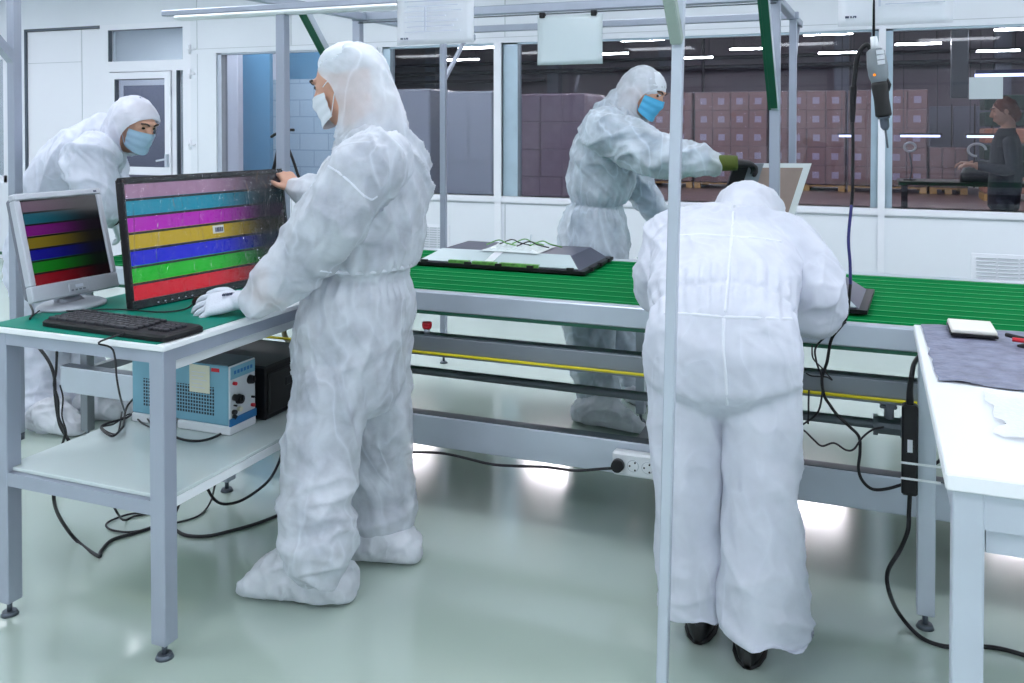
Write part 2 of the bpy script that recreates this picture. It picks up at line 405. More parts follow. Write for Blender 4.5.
    def ball(s, c, r, ax=None, n=14, m=10):
        c = V(c); A = ax or (V((1, 0, 0)), V((0, 1, 0)), V((0, 0, 1)))
        if not hasattr(r, '__len__'): r = (r, r, r)
        rings = []
        for i in range(m + 1):
            t = PI * (i + .02) / (m + .04) ; z = -math.cos(t); k = math.sin(t)
            rings.append((c + A[2] * z * r[2], A[0] * k * r[0], A[1] * k * r[1]))
        return s.loft(rings, n)
    def quad(s, a, b, c, d): return s.add([a, b, c, d], [(0, 1, 2, 3)])
    def build(s, name, m=None, parent=None, smooth=False, local=False):
        me = bpy.data.meshes.new(name)
        off = V((0, 0, 0))
        if parent is not None and not local:
            p = parent
            while p is not None: off = off + p.location; p = p.parent
        me.from_pydata([v - off for v in s.v], [], s.f); me.update()
        bm = bmesh.new(); bm.from_mesh(me); bmesh.ops.recalc_face_normals(bm, faces=bm.faces); bm.to_mesh(me); bm.free()
        if smooth:
            for p in me.polygons: p.use_smooth = len(p.vertices) <= 4
        if m is not None: me.materials.append(m)
        o = bpy.data.objects.new(name, me); C.objects.link(o)
        if parent is not None: o.parent = parent
        return o

def thing(name, label, cat, loc=(0, 0, 0), group=None):
    o = bpy.data.objects.new(name, None); C.objects.link(o); o.empty_display_size = .1
    o.location = loc; o['label'] = label; o['category'] = cat
    if group: o['group'] = group
    return o
def tag(o, label, cat, group=None, kind=None):
    if label: o['label'] = label
    if cat: o['category'] = cat
    if group: o['group'] = group
    if kind: o['kind'] = kind
    return o
def struct(name, mb, m, parent=None, smooth=False):
    o = mb.build(name, m, parent, smooth)
    if parent is None: o['kind'] = 'structure'
    return o
def solo(name, mb, m, label, cat, loc=None, group=None, smooth=False):
    """a thing that is one mesh, its origin at loc"""
    o = mb.build(name, m, None, smooth)
    if loc is not None:
        loc = V(loc)
        for v in o.data.vertices: v.co -= loc
        o.location = loc
    return tag(o, label, cat, group)
def copy_tree(o, loc=None, parent=None, label=None, group=None):
    c = o.copy(); C.objects.link(c)
    if parent is not None: c.parent = parent
    if loc is not None: c.location = loc
    if label: c['label'] = label
    if group: c['group'] = group
    for ch in list(o.children): copy_tree(ch, None, c)
    return c

# ------------------------------------------------------------------ room
YW = 7.3
X0, X1, YB, ZC = -10.6, 4.2, -4.2, 3.0
SILL, HEAD = .876, 2.22
struct('floor', MB().box((X0 - .2, YB - .2, -.1), (X1 + .2, YW + .16, 0)), M['floor'])
struct('ceiling', MB().box((X0 - .2, YB - .2, ZC), (X1 + .2, YW + .16, ZC + .1)), M['ceiling'])
struct('wall_left', MB().box((X0 - .15, YB, 0), (X0, YW, ZC)), M['wall'])
struct('wall_right', MB().box((X1, YB, 0), (X1 + .15, YW, ZC)), M['wall'])
struct('wall_front', MB().box((X0 - .15, YB - .15, 0), (X1 + .15, YB, ZC)), M['wall'])
# back wall with window and door openings
wins = [(-6.10, -4.36), (-4.20, -3.066), (-3.0, .055), (.105, 3.9)]
fw_ = [(.05, .05), (.075, .015), (.14, .05), (.05, .05)]
TH = .12
wb = MB()
wb.box((-6.42, YW, 0), (X1, YW + TH, SILL)); wb.box((-6.42, YW, HEAD), (X1, YW + TH, ZC))
edges = [-6.42] + [e for w in wins for e in w] + [X1]
for i in range(0, len(edges), 2): wb.box((edges[i], YW, SILL), (edges[i + 1], YW + TH, HEAD))
wb.box((X0, YW, 2.56), (-6.42, YW + TH, ZC))
wb.box((X0, YW, 0), (-9.02, YW + TH, .85)); wb.box((X0, YW, 2.3), (-9.02, YW + TH, 2.56)); wb.box((X0, YW, .85), (-9.75, YW + TH, 2.3))
wb.box((-9.02, YW, 0), (-8.74, YW + TH, 2.56))
struct('wall_back', wb, M['wall'])
# seams and capping strips of the panel wall
sm = MB()
for x in (-6.335, -5.2, .08, -2.97, 2.0):
    sm.box((x - .004, YW - .004, 0), (x + .004, YW, SILL - .06)); sm.box((x - .004, YW - .004, HEAD + .05), (x + .004, YW, ZC))
sm.box((-6.42, YW - .006, SILL - .068), (X1, YW, SILL - .06))
sm.box((-6.42, YW - .004, HEAD + .045), (X1, YW, HEAD + .05))
sm.box((-6.335, YW - .004, SILL), (-6.33, YW, HEAD))
struct('trim_1', sm, M['seam'])
cp = MB()
cp.box((-6.1, YW - .02, SILL - .05), (X1, YW + TH, SILL))
for x, hw in ((-4.28, .045), (-3.033, .033), (.08, .025)):
    cp.box((x - hw, YW - .03, SILL - .03), (x + hw, YW + .06, HEAD)); cp.box((x - hw * .9, YW - .022, 0), (x + hw * .9, YW, SILL - .05))
struct('trim_2', cp, M['wallframe'])
struct('baseboard_back', MB().box((X0, YW - .012, 0), (X1, YW, .07)), M['wallframe'])
for i, (a, b) in enumerate(wins):
    fr = MB(); wa, wb_ = fw_[i]
    for x0, x1 in ((a, a + wa), (b - wb_, b)): fr.box((x0, YW + .02, SILL), (x1, YW + TH - .01, HEAD))
    fr.box((a, YW + .02, HEAD - .015), (b, YW + TH - .01, HEAD))
    o = struct('window_%d' % (i + 1), fr, M['mullion'] if i else M['alu_light'])
    MB().box((a, YW + .075, SILL), (b, YW + .081, HEAD)).build('pane', M['glass'], o)
# small window far left
fr = MB(); fr.box((-9.75, YW + .01, .85), (-9.02, YW + .06, .93)); fr.box((-9.08, YW + .01, .85), (-9.02, YW + .06, 2.3)); fr.box((-9.75, YW + .01, 2.24), (-9.02, YW + .06, 2.3))
o = struct('window_5', fr, M['wallframe']); MB().box((-9.75, YW + .03, .9), (-9.05, YW + .036, 2.26)).build('pane', M['glass_door'], o)
struct('trim_3', MB().box((-9.9, YW - .02, .04), (-9.02, YW, .07)), M['greenprofile'])
# big white sliding door leaf
dl = MB(); dl.box((-8.72, YW + .03, .02), (-7.64, YW + .08, 2.53))
o = struct('door_1', dl, M['wallframe'])
sl = MB(); sl.box((-7.92, YW + .026, .02), (-7.915, YW + .03, 2.53)); sl.box((-8.72, YW + .026, 2.18), (-7.92, YW + .03, 2.186)); sl.box((-7.86, YW + .026, .9), (-7.82, YW + .03, .95))
sl.build('panel_seam', M['seam'], o)
gp = MB(); gp.box((-8.745, YW + .002, 0), (-8.722, YW + .09, 2.56)); gp.box((-8.74, YW + .002, 2.535), (-7.63, YW + .09, 2.56)); gp.build('dark_gap', M['alu_dark'], o)
# pvc door with transom and side light
f = MB()
def frame(mb, x0, x1, z0, z1, w, y0, y1):
    mb.box((x0, y0, z0), (x0 + w, y1, z1)); mb.box((x1 - w, y0, z0), (x1, y1, z1)); mb.box((x0 + w, y0, z1 - w), (x1 - w, y1, z1)); mb.box((x0 + w, y0, z0), (x1 - w, y1, z0 + w))
f.box((-7.63, YW, 0), (-7.50, YW + .1, 2.56)); f.box((-6.52, YW, 0), (-6.42, YW + .1, 2.56))
f.box((-7.5, YW, 2.50), (-6.52, YW + .1, 2.56)); f.box((-7.5, YW, 2.06), (-6.52, YW + .1, 2.17)); f.box((-6.66, YW, 0), (-6.59, YW + .1, 2.06))
o = struct('door_2', f, M['wallframe'])
MB().box((-7.5, YW + .05, 2.17), (-6.52, YW + .056, 2.5)).build('transom_pane', M['glass_door'], o)
MB().box((-6.59, YW + .05, 0), (-6.52, YW + .056, 2.06)).build('side_pane', M['glass_door'], o)
lf = MB(); frame(lf, -7.49, -6.67, .02, 2.05, .075, YW - .015, YW + .055); lf.box((-7.42, YW - .01, .02), (-6.74, YW + .05, .95)); lf.box((-7.42, YW - .01, .98), (-6.74, YW + .05, 1.06))
leaf = lf.build('door_leaf', M['wallframe'], o)
MB().box((-7.415, YW + .02, 1.06), (-6.745, YW + .026, 1.98)).build('pane', M['glass'], leaf)
gs = MB()
for x, z0, z1 in ((-7.415, 1.06, 1.98), (-7.5, 2.17, 2.5), (-6.59, .3, 2.06)): gs.box((x, YW - .017, z0), (x + .012, YW + .03, z1))
gs.box((-7.415, YW - .017, 1.972), (-6.745, YW + .03, 1.982)); gs.box((-7.5, YW - .002, 2.492), (-6.52, YW + .03, 2.502)); gs.build('gasket', M['alu_dark'], o)
MB().bar((-6.83, YW - .05, 1.13), (-6.70, YW - .05, 1.15), .018, .02, bev=.004).box((-6.715, YW - .055, 1.07), (-6.69, YW - .012, 1.2)).build('door_handle', M['alu_light'], o)
for z in (2.27, 2.02, 1.3):
    MB().cyl((-6.42, YW - .012, z - .05), (-6.42, YW - .012, z + .05), .012).box((-6.45, YW - .01, z - .012), (-6.36, YW, z + .012)).build('hinge', M['wallframe'], o, True)
for z in (1.85, 1.5, .6):
    MB().cyl((-6.665, YW - .025, z - .045), (-6.665, YW - .025, z + .045), .011).build('hinge', M['wallframe'], o, True)

# lamps on the ceiling
first = None
gi = 0
rows = ['nearest the camera', 'second row back', 'third row back', 'row beside the window wall']
for ix, x in enumerate((-9.0, -6.4, -3.8, -1.2, 1.4, 3.4)):
    for iy, y in enumerate((-2.6, .2, 3.0, 5.6)):
        lb = 'flush white ceiling panel lamp, %s, number %d from the left wall' % (rows[iy], ix + 1)
        if first is None:
            r = thing('ceiling_lamp', lb, 'lamp', (x, y, ZC), 'white panel lamps in the cleanroom ceiling')
            fb = MB(); frame_w = .03
            fb.box((x - .66, y - .36, ZC - .02), (x + .66, y - .33, ZC)); fb.box((x - .66, y + .33, ZC - .02), (x + .66, y + .36, ZC))
            fb.box((x - .66, y - .33, ZC - .02), (x - .63, y + .33, ZC)); fb.box((x + .63, y - .33, ZC - .02), (x + .66, y + .33, ZC)); fb.build('lamp_frame', M['wallframe'], r)
            MB().box((x - .63, y - .33, ZC - .012), (x + .63, y + .33, ZC - .004)).build('diffuser', M['lamp'], r)
            first = r
        else:
            copy_tree(first, (x, y, ZC), None, lb)

# wall vents
for k, (x, z0, z1, lb) in enumerate(((-3.66, .37, .6, 'white louvred vent low on the wall behind the man with the television'), (.93, .30, .57, 'white louvred vent low on the wall under the right hand window'))):
    r = thing('wall_vent', lb, 'vent', (x, YW - .012, z0))
    w = .24 if k else .15
    MB().box((x - w, YW - .01, z0), (x + w, YW, z1)).build('vent_plate', M['wallframe'], r)
    n = 9
    for c in range(3):
        for i in range(n):
            zz = z0 + .03 + (z1 - z0 - .06) * i / (n - 1); xx = x - w + .03 + (2 * w - .06) * c / 3
            MB().bar((xx, YW - .014, zz), (xx + (2 * w - .06) / 3 - .012, YW - .014, zz), .012, .006).build('louvre', M['seam'], r)

# ------------------------------------------------------------------ warehouse behind the glass
WX0, WX1, WY1, WZ = -34, 16, 36, 7.0
struct('floor_warehouse', MB().box((WX0, YW + .16, -.1), (WX1, WY1, 0)), M['whfloor'])
struct('ceiling_warehouse', MB().box((WX0, YW + .16, WZ), (WX1, WY1, WZ + .1)), M['whceil'])
struct('wall_warehouse_back', MB().box((WX0, WY1, 0), (WX1, WY1 + .1, WZ)), M['whwall'])
struct('wall_warehouse_left', MB().box((WX0 - .1, YW + .16, 0), (WX0, WY1, WZ)), M['whwall'])
struct('wall_warehouse_right', MB().box((WX1, YW + .16, 0), (WX1 + .1, WY1, WZ)), M['whwall'])
# columns and pipes on the far wall
pil = MB()
for x in (-18, -12.3, -7.6, -1.0, 4.3): pil.box((x - .25, WY1 - .5, 0), (x + .25, WY1, WZ))
struct('trim_warehouse_columns', pil, M['whwall2'])
solo('service_pipe', MB().cyl((WX0, 35.2, 4.1), (WX1, 35.2, 4.1), .07), M['whdark'], 'dark upper pipe running along the far warehouse wall', 'pipe', (0, 35.2, 4.1))
solo('service_pipe', MB().cyl((WX0, 35.1, 3.72), (WX1, 35.1, 3.72), .09), M['whdark'], 'thick dark lower pipe running along the far warehouse wall', 'pipe', (0, 35.1, 3.72))
solo('mounted_cable_tray', MB().box((WX0, 34.9, 3.3), (-12.5, 35.2, 3.42)), M['whdark'], 'dark cable tray on the warehouse wall at the left', 'tray', (-20, 35, 3.3))
solo('drop_pipe', MB().cyl((-6.0, 35, 1.8), (-6.0, 35, 7), .06), M['whdark'], 'thin dark vertical pipe down the warehouse wall behind the brown cartons', 'pipe', (-6, 35, 1.8))
solo('grey_column', MB().box((1.95, 26, 2.2), (2.35, 26.3, WZ), .02), M['alu_dark'], 'pale worn column above the right hand window', 'column', (2.15, 26.1, 2.2))
lamps = [(998, 50), (918, 43), (750, 48), (642, 39), (477, 47), (828, 33), (838, 52), (695, 57), (610, 53), (463, 59), (1022, 28)]
lw = ['beside the right edge of the frame', 'above the pale worn column', 'right of the green corner brace', 'above the worker in the blue mask', 'close to the left window post, higher one', 'above the brown cartons, higher one by the screwdriver', 'above the brown cartons, lower one by the screwdriver', 'just right of the near grey post', 'half hidden behind the hanging white sheet', 'close to the left window post, lower one', 'in the top right corner of the frame']
pl = None
for (px, py), t in zip(lamps, lw):
    p = atZ(px, py, 3.95)
    lb = 'bright tube lamp hanging in the warehouse, ' + t
    if pl is None:
        pl = thing('hanging_tube_lamp', lb, 'lamp', p, 'tube lamps hanging in the warehouse')
        MB().box((p.x - .62, p.y - .07, p.z - .05), (p.x + .62, p.y + .07, p.z)).build('tube', M['tube'], pl)
        MB().box((p.x - .64, p.y - .09, p.z), (p.x + .64, p.y + .09, p.z + .06)).build('housing', M['whdark'], pl)
        for s in (-.5, .5): MB().cyl((p.x + s, p.y, p.z + .06), (p.x + s, p.y, WZ), .01).build('rod', M['whdark'], pl)
    else: copy_tree(pl, p, None, lb)
# added lamps above the aisle, unseen over the frame, put in to light the stacks
ab = None
for k, (x, y) in enumerate(((-11, 8.3), (-5.2, 8.3), (-10, 17.5), (-5.5, 17.5), (-1.5, 17.5), (3, 17.5), (8, 17.5))):
    lb = 'added fill lamp, unseen above the warehouse stacks, number %d counted from the left front' % (k + 1)
    if ab is None:
        ab = thing('hanging_tube_lamp', lb, 'lamp', (x, y, 5.6), 'added unseen lamps lighting the warehouse stacks')
        MB().box((x - 1.1, y - .35, 5.55), (x + 1.1, y + .35, 5.6)).build('tube', M['tube_fill'], ab)
        MB().box((x - 1.15, y - .38, 5.6), (x + 1.15, y + .38, 5.66)).build('housing', M['whdark'], ab)
        for s in (-.5, .5): MB().cyl((x + s, y, 5.66), (x + s, y, WZ), .01).build('rod', M['whdark'], ab)
    else: copy_tree(ab, (x, y, 5.6), None, lb)

# pallet loads
def carton_block(nx, nz, w, d, h, m, labels, wrap):
    pass
CART = {}
def pallet_load(x0, x1, y0, depth, ztop, nx, nz, label, m='carton', labels=True, wrap=True, shrink='wrap'):
    r = thing('pallet_load', label, 'pallet of cartons', ((x0 + x1) / 2, y0 + depth / 2, 0), 'pallet loads in the warehouse')
    pm = MB()
    for k in range(3): pm.box((x0, y0 + k * (depth - .1) / 2, .10), (x1, y0 + k * (depth - .1) / 2 + .1, .125))
    for k in range(7): pm.box((x0 + (x1 - x0 - .1) * k / 6, y0, .125), (x0 + (x1 - x0 - .1) * k / 6 + .1, y0 + depth, .147))
    p = pm.build('pallet', M['wood'], r)
    for k in range(3):
        for j in range(2):
            xx = x0 + (x1 - x0 - .14) * k / 2; yy = y0 + (depth - .14) * j
            MB().box((xx, yy, 0), (xx + .14, yy + .14, .10)).build('pallet_block', M['wood'], p)
    cw = (x1 - x0) / nx; ch = (ztop - .15) / nz
    key = (round(cw, 3), round(ch, 3), depth, m, labels)
    for i in range(nx):
        for j in range(nz):
            lx = x0 + i * cw; lz = .15 + j * ch
            if key not in CART:
                c = MB().box((lx + .008, y0 + .01, lz + .004), (lx + cw - .008, y0 + depth, lz + ch - .004), .012).build('carton', M[m], r)
                if labels:
                    e = .075
                    MB().box((lx + cw / 2 - e, y0 + .004, lz + ch * .5 - e), (lx + cw / 2 + e, y0 + .0085, lz + ch * .5 + e)).build('label', M['label'], c)
                CART[key] = (c, V((lx, y0, lz)) - r.location)
            else:
                c0, o0 = CART[key]
                c = c0.copy(); C.objects.link(c); c.parent = r
                dx = V((lx, y0, lz)) - r.location - o0
                c.location = dx + V((random.uniform(-.01, .01), random.uniform(-.03, .01), 0))
                for g in c0.children:
                    gg = g.copy(); C.objects.link(gg); gg.parent = c
    if wrap:
        MB().box((x0 - .012, y0 - .03, .14), (x1 + .012, y0 + depth + .02, ztop + .015), .02).build('stretch_wrap', M[shrink], r)
    return r
YP = 21.6
def xat(px, Y): return atY(px, 150, Y).x
names = ['just left of the near grey post', 'behind the black gloved hand', 'behind the upright panel and the screwdriver cable', 'behind the white window post and the screwdriver']
for (a, b), nm in zip(((608, 692), (694.5, 767), (769, 845), (848, 927)), names):
    pallet_load(xat(a, YP), xat(b, YP), YP, 1.2, 2.27, 4, 5, 'tall pallet of brown labelled cartons, ' + nm)
pallet_load(xat(930, YP), xat(968, YP), YP, 1.0, 1.0, 3, 2, 'low pallet of brown cartons right of the tall pallets', labels=False)
pallet_load(xat(518, 14.5), xat(585, 14.5), 14.5, 1.2, 2.02, 3, 4, 'milky wrapped pallet of grey cartons left of the worker in the blue mask', 'carton_grey', False, True, 'wrap_mauve')
pallet_load(xat(588, 16), xat(640, 16), 16, 1.2, 2.0, 2, 4, 'milky wrapped pallet half hidden behind the worker in the blue mask', 'carton_grey', False, True, 'wrap_mauve')
pallet_load(xat(372, 11), xat(430, 11), 11, 1.0, 1.98, 2, 4, 'pale wrapped stack behind the glass next to the tall man\'s hood', 'carton_grey', False, True, 'wrap_pale')
pallet_load(xat(444, 10.6), xat(493, 10.6), 10.6, 1.0, 1.92, 2, 4, 'pale wrapped stack behind the glass left of the wide window post', 'carton_grey', False, True, 'wrap_pale')
# dark racks at far right
r = thing('crate_rack', 'dark rack of green crates at the right edge behind the glass', 'rack', (2.75, 20, 0))
for k in range(6):
    for j in range(2):
        MB().box((2.1 + j * 1.1, 20, .15 + k * .33), (3.1 + j * 1.1, 20.9, .44 + k * .33), .02).build('crate', M['darkgreen'] if (k + j) % 3 else M['carton'], r)
for j in range(3): MB().box((2.1 + j * .9, 20, 0), (2.25 + j * .9, 20.9, .13)).build('pallet_block', M['wood'], r)
# grey board screens
for k, (a, b) in enumerate(((929, 952), (953, 975), (976, 992))):
    MBs = MB().box((xat(a, 24), 24, .2), (xat(b, 24), 24.1, 1.95), .01)
    r = thing('grey_screen', 'grey upright board, %s of three behind the low pallet' % ['leftmost', 'middle', 'rightmost'][k], 'screen', (xat(a, 24), 24, 0), 'grey boards in the warehouse')
    MBs.build('board', M['whwall2'], r)
    MB().box((xat(b, 24) - .03, 23.98, 0), (xat(b, 24), 24.0, 2.0)).build('post', M['whdark'], r)
# packing lamps and table just beyond the glass at right
t = thing('packing_table', 'long dim packing table behind the right hand window', 'table', (1.6, 11.4, 0))
MB().box((.3, 11.1, .82), (3.2, 11.8, .86), .008).build('table_top', M['whdark'], t)
for x in (.35, 3.1):
    for y in (11.15, 11.7): MB().box((x, y, 0), (x + .05, y + .05, .82)).build('leg', M['whdark'], t)
for k, (a, b, py) in enumerate(((839, 853, 136), (900.5, 940, 136), (967, 996, 136.5))):
    p0 = atY(a, py, 11.5); p1 = atY(b, py, 11.5)
    r = thing('hanging_tube_lamp', 'glowing horizontal tube lamp behind the glass, %s of the row of three' % ['leftmost', 'middle', 'rightmost'][k], 'lamp', (p0.x, 11.5, p0.z), 'row of tube lamps over the packing table')
    MB().box((p0.x, 11.47, p0.z - .012), (p1.x, 11.53, p0.z + .014)).build('tube', M['tubeblue'], r)
    MB().box((p0.x - .02, 11.46, p0.z + .014), (p1.x + .02, 11.54, p0.z + .035)).build('housing', M['whdark'], r)
    for q in (p0.x + .03, p1.x - .03): MB().cyl((q, 11.5, p0.z + .035), (q, 11.5, 3.4), .004, n=6).build('rod', M['whdark'], r)
p0 = atY(975, 75.5, 10.0); p1 = atY(1040, 74.5, 10.0)
r = thing('hanging_tube_lamp', 'long bluish tube lamp behind the glass above the sheet of paper on the window', 'lamp', (p0.x, 10, p0.z))
MB().box((p0.x, 9.97, p0.z - .014), (p1.x, 10.03, p0.z + .014)).build('tube', M['tubeblue'], r)
MB().box((p0.x, 9.96, p0.z + .014), (p1.x, 10.04, p0.z + .05)).build('housing', M['navy'], r)
for q in (p0.x + .05, p1.x - .1): MB().cyl((q, 10, p0.z + .05), (q, 10, 6.9), .004, n=6).build('rod', M['whdark'], r)
# round magnifier lamps
for k, (px, py) in enumerate(((910, 147), (977, 150))):
    c = atY(px, py, 11.4)
    r = thing('magnifier_lamp', 'white ring magnifier lamp behind the glass, %s one' % ['small left', 'larger right'][k], 'lamp', (c.x, 11.4, .86))
    pts = [c + V((math.cos(a) * (.06 + .03 * k), 0, math.sin(a) * (.05 + .02 * k))) for a in [i * PI / 8 for i in range(17 if not k else 13)]]
    MB().tube(pts, .014, 8, 2).build('ring', M['white_lam'], r, True)
    MB().tube([(c.x, 11.4, .87), (c.x + .02, 11.4, 1.0), (c.x - .01, 11.4, c.z - .05)], .008).build('stem', M['alu_dark'], r, True)
    MB().cyl((c.x, 11.4, .86), (c.x, 11.4, .875), .07).build('base', M['whdark'], r, True)
c = atY(977, 165, 11.3)
solo('dark_machine', MB().loft([((c.x, 11.3, .86), (.17, 0, 0), (0, .12, 0)), ((c.x, 11.3, .95), (.17, 0, 0), (0, .12, 0)), ((c.x - .02, 11.3, 1.02), (.12, 0, 0), (0, .08, 0))], 20, 3), M['black'], 'low black machine standing beneath the larger ring lamp behind the glass', 'machine', (c.x, 11.3, .86), smooth=True)
p = atY(986, 88, YW + .06)
solo('paper_sheet', MB().box((p.x - .11, YW + .066, p.z - .08), (p.x + .11, YW + .072, p.z + .08)), M['sleeve'], 'small pale sheet stuck on the right hand window glass', 'paper', p)
# blue boards and pale block wall seen through the left window
solo('white_post', MB().box((xat(225, 8.3), 8.3, 0), (xat(238, 8.3), 8.4, 3), .01), M['wallframe'], 'white post just behind the left window glass', 'post', (xat(231, 8.3), 8.3, 0))
solo('blue_board', MB().box((xat(236, 8.6), 8.6, 0), (xat(270, 8.6), 8.66, 3.2)), M['bluewall'], 'tall narrow blue board behind the left window', 'board', (xat(250, 8.6), 8.6, 0))
solo('block_wall', MB().box((xat(260, 9.1), 9.1, 0), (xat(346, 9.1), 9.25, 2.05)), M['palebrick'], 'pale blue block partition behind the left window', 'partition', (xat(300, 9.1), 9.1, 0))
solo('blue_board', MB().box((xat(255, 9.6), 9.6, 0), (xat(352, 9.6), 9.66, 3.2)), M['bluewall'], 'wide blue board above the pale block partition', 'board', (xat(300, 9.6), 9.6, 0))
# hooks on the cable behind the tall man
tube_lamp_room = None
# ------------------------------------------------------------------ rooms behind the pvc door
struct('wall_corridor', MB().box((-9.9, 9.4, 0), (-6.9, 9.5, 2.8)).box((-10.0, YW + .16, 0), (-9.9, 9.5, 2.8)), M['wall'])
struct('ceiling_corridor', MB().box((-10.0, YW + .16, 2.8), (-6.8, 9.5, 2.86)), M['ceiling'])
copy_tree(first, (-8.3, 8.35, 2.8), None, 'white panel lamp in the corridor ceiling behind the white door')
copy_tree(first, (-6.2, 8.05, 3.2), None, 'added panel lamp, unseen, lighting the blue boards behind the left window')  # extra lamp put in out of view to brighten the blue boards
solo('grey_screen', MB().box((xat(124, 9.2), 9.2, 0), (xat(166, 9.2), 9.28, 2.02)), M['whwall2'], 'grey door seen through the glass of the white door', 'screen', (xat(145, 9.2), 9.2, 0))

# ------------------------------------------------------------------ conveyor
CY0, CY1, CX0, CX1, CZ = 3.125, 4.25, -3.53, 2.3, .85
cv = thing('conveyor', 'long green ribbed belt conveyor on a grey aluminium frame', 'conveyor', (-.6, 3.7, 0))
prof = []
pitch = .094; nb = 11; y = CY0 + .05
while y < CY1 - .05:
    prof += [(y, .846), (y + .030, .846), (y + .037, .8495), (y + .045, .8495), (y + .052, .846)]
    y += pitch
prof.append((CY1 - .05, .846))
vs = [(CX0 + .02, a, b) for a, b in prof] + [(CX1, a, b) for a, b in prof]
n = len(prof); bl = MB().add(vs, [(i, i + 1, n + i + 1, n + i) for i in range(n - 1)])
bo = bl.build('belt', M['belt'], cv); bo.data.materials.append(M['beltridge'])
for p in bo.data.polygons:
    if sum(bo.data.vertices[i].co.z for i in p.vertices) / 4 > .849: p.material_index = 1
MB().box((CX0 + .05, CY0 + .05, .752), (CX1, CY1 - .05, .757)).build('return_belt', M['belt'], cv)
MB().box((CX0, CY0, .776), (CX1, CY0 + .05, .85), .004).build('front_rail', M['alu_light'], cv)
MB().box((CX0, CY0 + .008, .762), (CX1, CY0 + .04, .775)).build('green_underside', M['greenprofile'], cv)
MB().box((CX0, CY1 - .05, .776), (CX1, CY1, .85), .004).build('rear_rail', M['alu_light'], cv)
MB().cyl((CX0 + .03, CY0 + .05, .80), (CX0 + .03, CY1 - .05, .80), .045).build('end_roller', M['steel_mid'], cv, True)
b = MB().box((-2.15, CY0, .60), (CX1, CY0 + .06, .678), .004).build('middle_beam', M['steel_mid'], cv)
MB().box((-2.15, CY0 + .002, .676), (CX1, CY0 + .055, .681)).build('beam_slot', M['alu_dark'], b)
bb = MB().box((CX0, CY0, .247), (CX1, CY0 + .06, .366), .004).build('bottom_beam', M['alu_light'], cv)
MB().box((CX0, CY0 + .006, .364), (CX1, CY0 + .055, .369)).build('beam_slot', M['alu_dark'], bb)
MB().box((CX0, CY1 - .06, .247), (CX1, CY1, .30), .004).build('rear_bottom_beam', M['steel_mid'], cv) if False else None
for x, xr in ((-3.47, -3.47), (-.59, -.795), (1.6, 1.6)):
    x_ = x
    for yy, zt in ((CY0 + .06, .776), (3.93, .78)):
        x = x_ if yy < 3.5 else xr
        if abs(x + 3.47) < .01 and yy > 3.5: continue
        lg = MB().box((x, yy, .05), (x + .045, yy + .045, zt), .003).build('leg', M['steel_mid'], cv)
        MB().cyl((x + .022, yy + .022, .012), (x + .022, yy + .022, .06), .008).cyl((x + .022, yy + .022, 0), (x + .022, yy + .022, .014), .028, .02).build('foot', M['alu_dark'], lg, True)
    MB().box((x + .004, CY0 + .1, .31), (x + .04, CY1 - .1, .35)).build('cross_tube', M['steel_mid'], cv)
    MB().box((x + .004, CY0 + .05, .77), (x + .04, CY1 - .05, .80)).build('cross_tube', M['steel_mid'], cv)
# yellow pull cord and red stop button, part of the line
MB().tube([(-3.2, CY0 - .012, .625), (-2.6, CY0 - .012, .60), (-2.0, CY0 - .008, .613), (CX1, CY0 - .006, .618)], .0055, 8).build('pull_cord', M['cableyellow'], cv, True)
p = atY(427, 333, CY0 + .03)
eb = MB().cyl((p.x, CY0 + .03, .68), (p.x, CY0 + .03, .70), .012).build('stop_button_base', M['alu_light'], cv, True)
MB().cyl((p.x, CY0 + .03, .70), (p.x, CY0 + .03, .712), .017, .02).cyl((p.x, CY0 + .03, .712), (p.x, CY0 + .03, .724), .02, .019).build('stop_button', M['red'], eb, True)
# air pipe below the middle beam
pa = atY(405, 370, 3.3); 
r = thing('air_pipe', 'dark galvanised air pipe running under the conveyor', 'pipe', (-.5, 3.3, .535))
MB().cyl((-1.95, 3.3, .488), (CX1, 3.3, .470), .017, n=16).build('pipe', M['pipe'], r, True)
c = atY(889, 424, 3.3); zc = .478
vl = MB().cyl((c.x - .05, 3.3, zc), (c.x + .05, 3.3, zc), .030, n=12).cyl((c.x - .05, 3.3, zc), (c.x - .035, 3.3, zc), .036, n=6).cyl((c.x + .035, 3.3, zc), (c.x + .05, 3.3, zc), .036, n=6).build('tee_fitting', M['pipe'], r)
MB().cyl((c.x, 3.3, zc + .02), (c.x, 3.3, zc + .065), .016).box((c.x - .03, 3.285, zc + .06), (c.x + .025, 3.315, zc + .072), .004).cyl((c.x + .004, 3.28, zc + .085), (c.x + .004, 3.32, zc + .085), .02).build('valve', M['silverdark'], vl)
for hx in (-.5, 1.2): MB().bar((hx, 3.3, .475), (hx, 3.3, .775), .006).build('hanger', M['alu_dark'], r)
# sockets on the bottom beam
a0 = atY(612, 455, CY0 - .04); a1 = atY(655, 460, CY0 - .04)
sx0, sx1 = a0.x, a1.x
so = thing('socket_block', 'white triple wall socket fixed on the lower conveyor beam', 'socket', (sx0, CY0, .25))
MB().box((sx0, CY0 - .042, .258), (sx1, CY0, .342), .008).build('socket_plate', M['white_lam'], so)
sw = (sx1 - sx0) / 3
for k in range(3):
    cx = sx0 + sw * (k + .5)
    rg = MB().cyl((cx, CY0 - .046, .30), (cx, CY0 - .042, .30), .021).build('socket_ring', M['seam'], so)
    MB().cyl((cx, CY0 - .0475, .30), (cx, CY0 - .044, .30), .0185).build('socket_well', M['white_lam'], rg)
    hs = MB()
    for dx, dz in ((-.011, 0), (.008, .013), (.008, -.013)): hs.cyl((cx + dx, CY0 - .049, .30 + dz), (cx + dx, CY0 - .046, .30 + dz), .0034, n=8)
    hs.build('socket_hole', M['black'], rg)
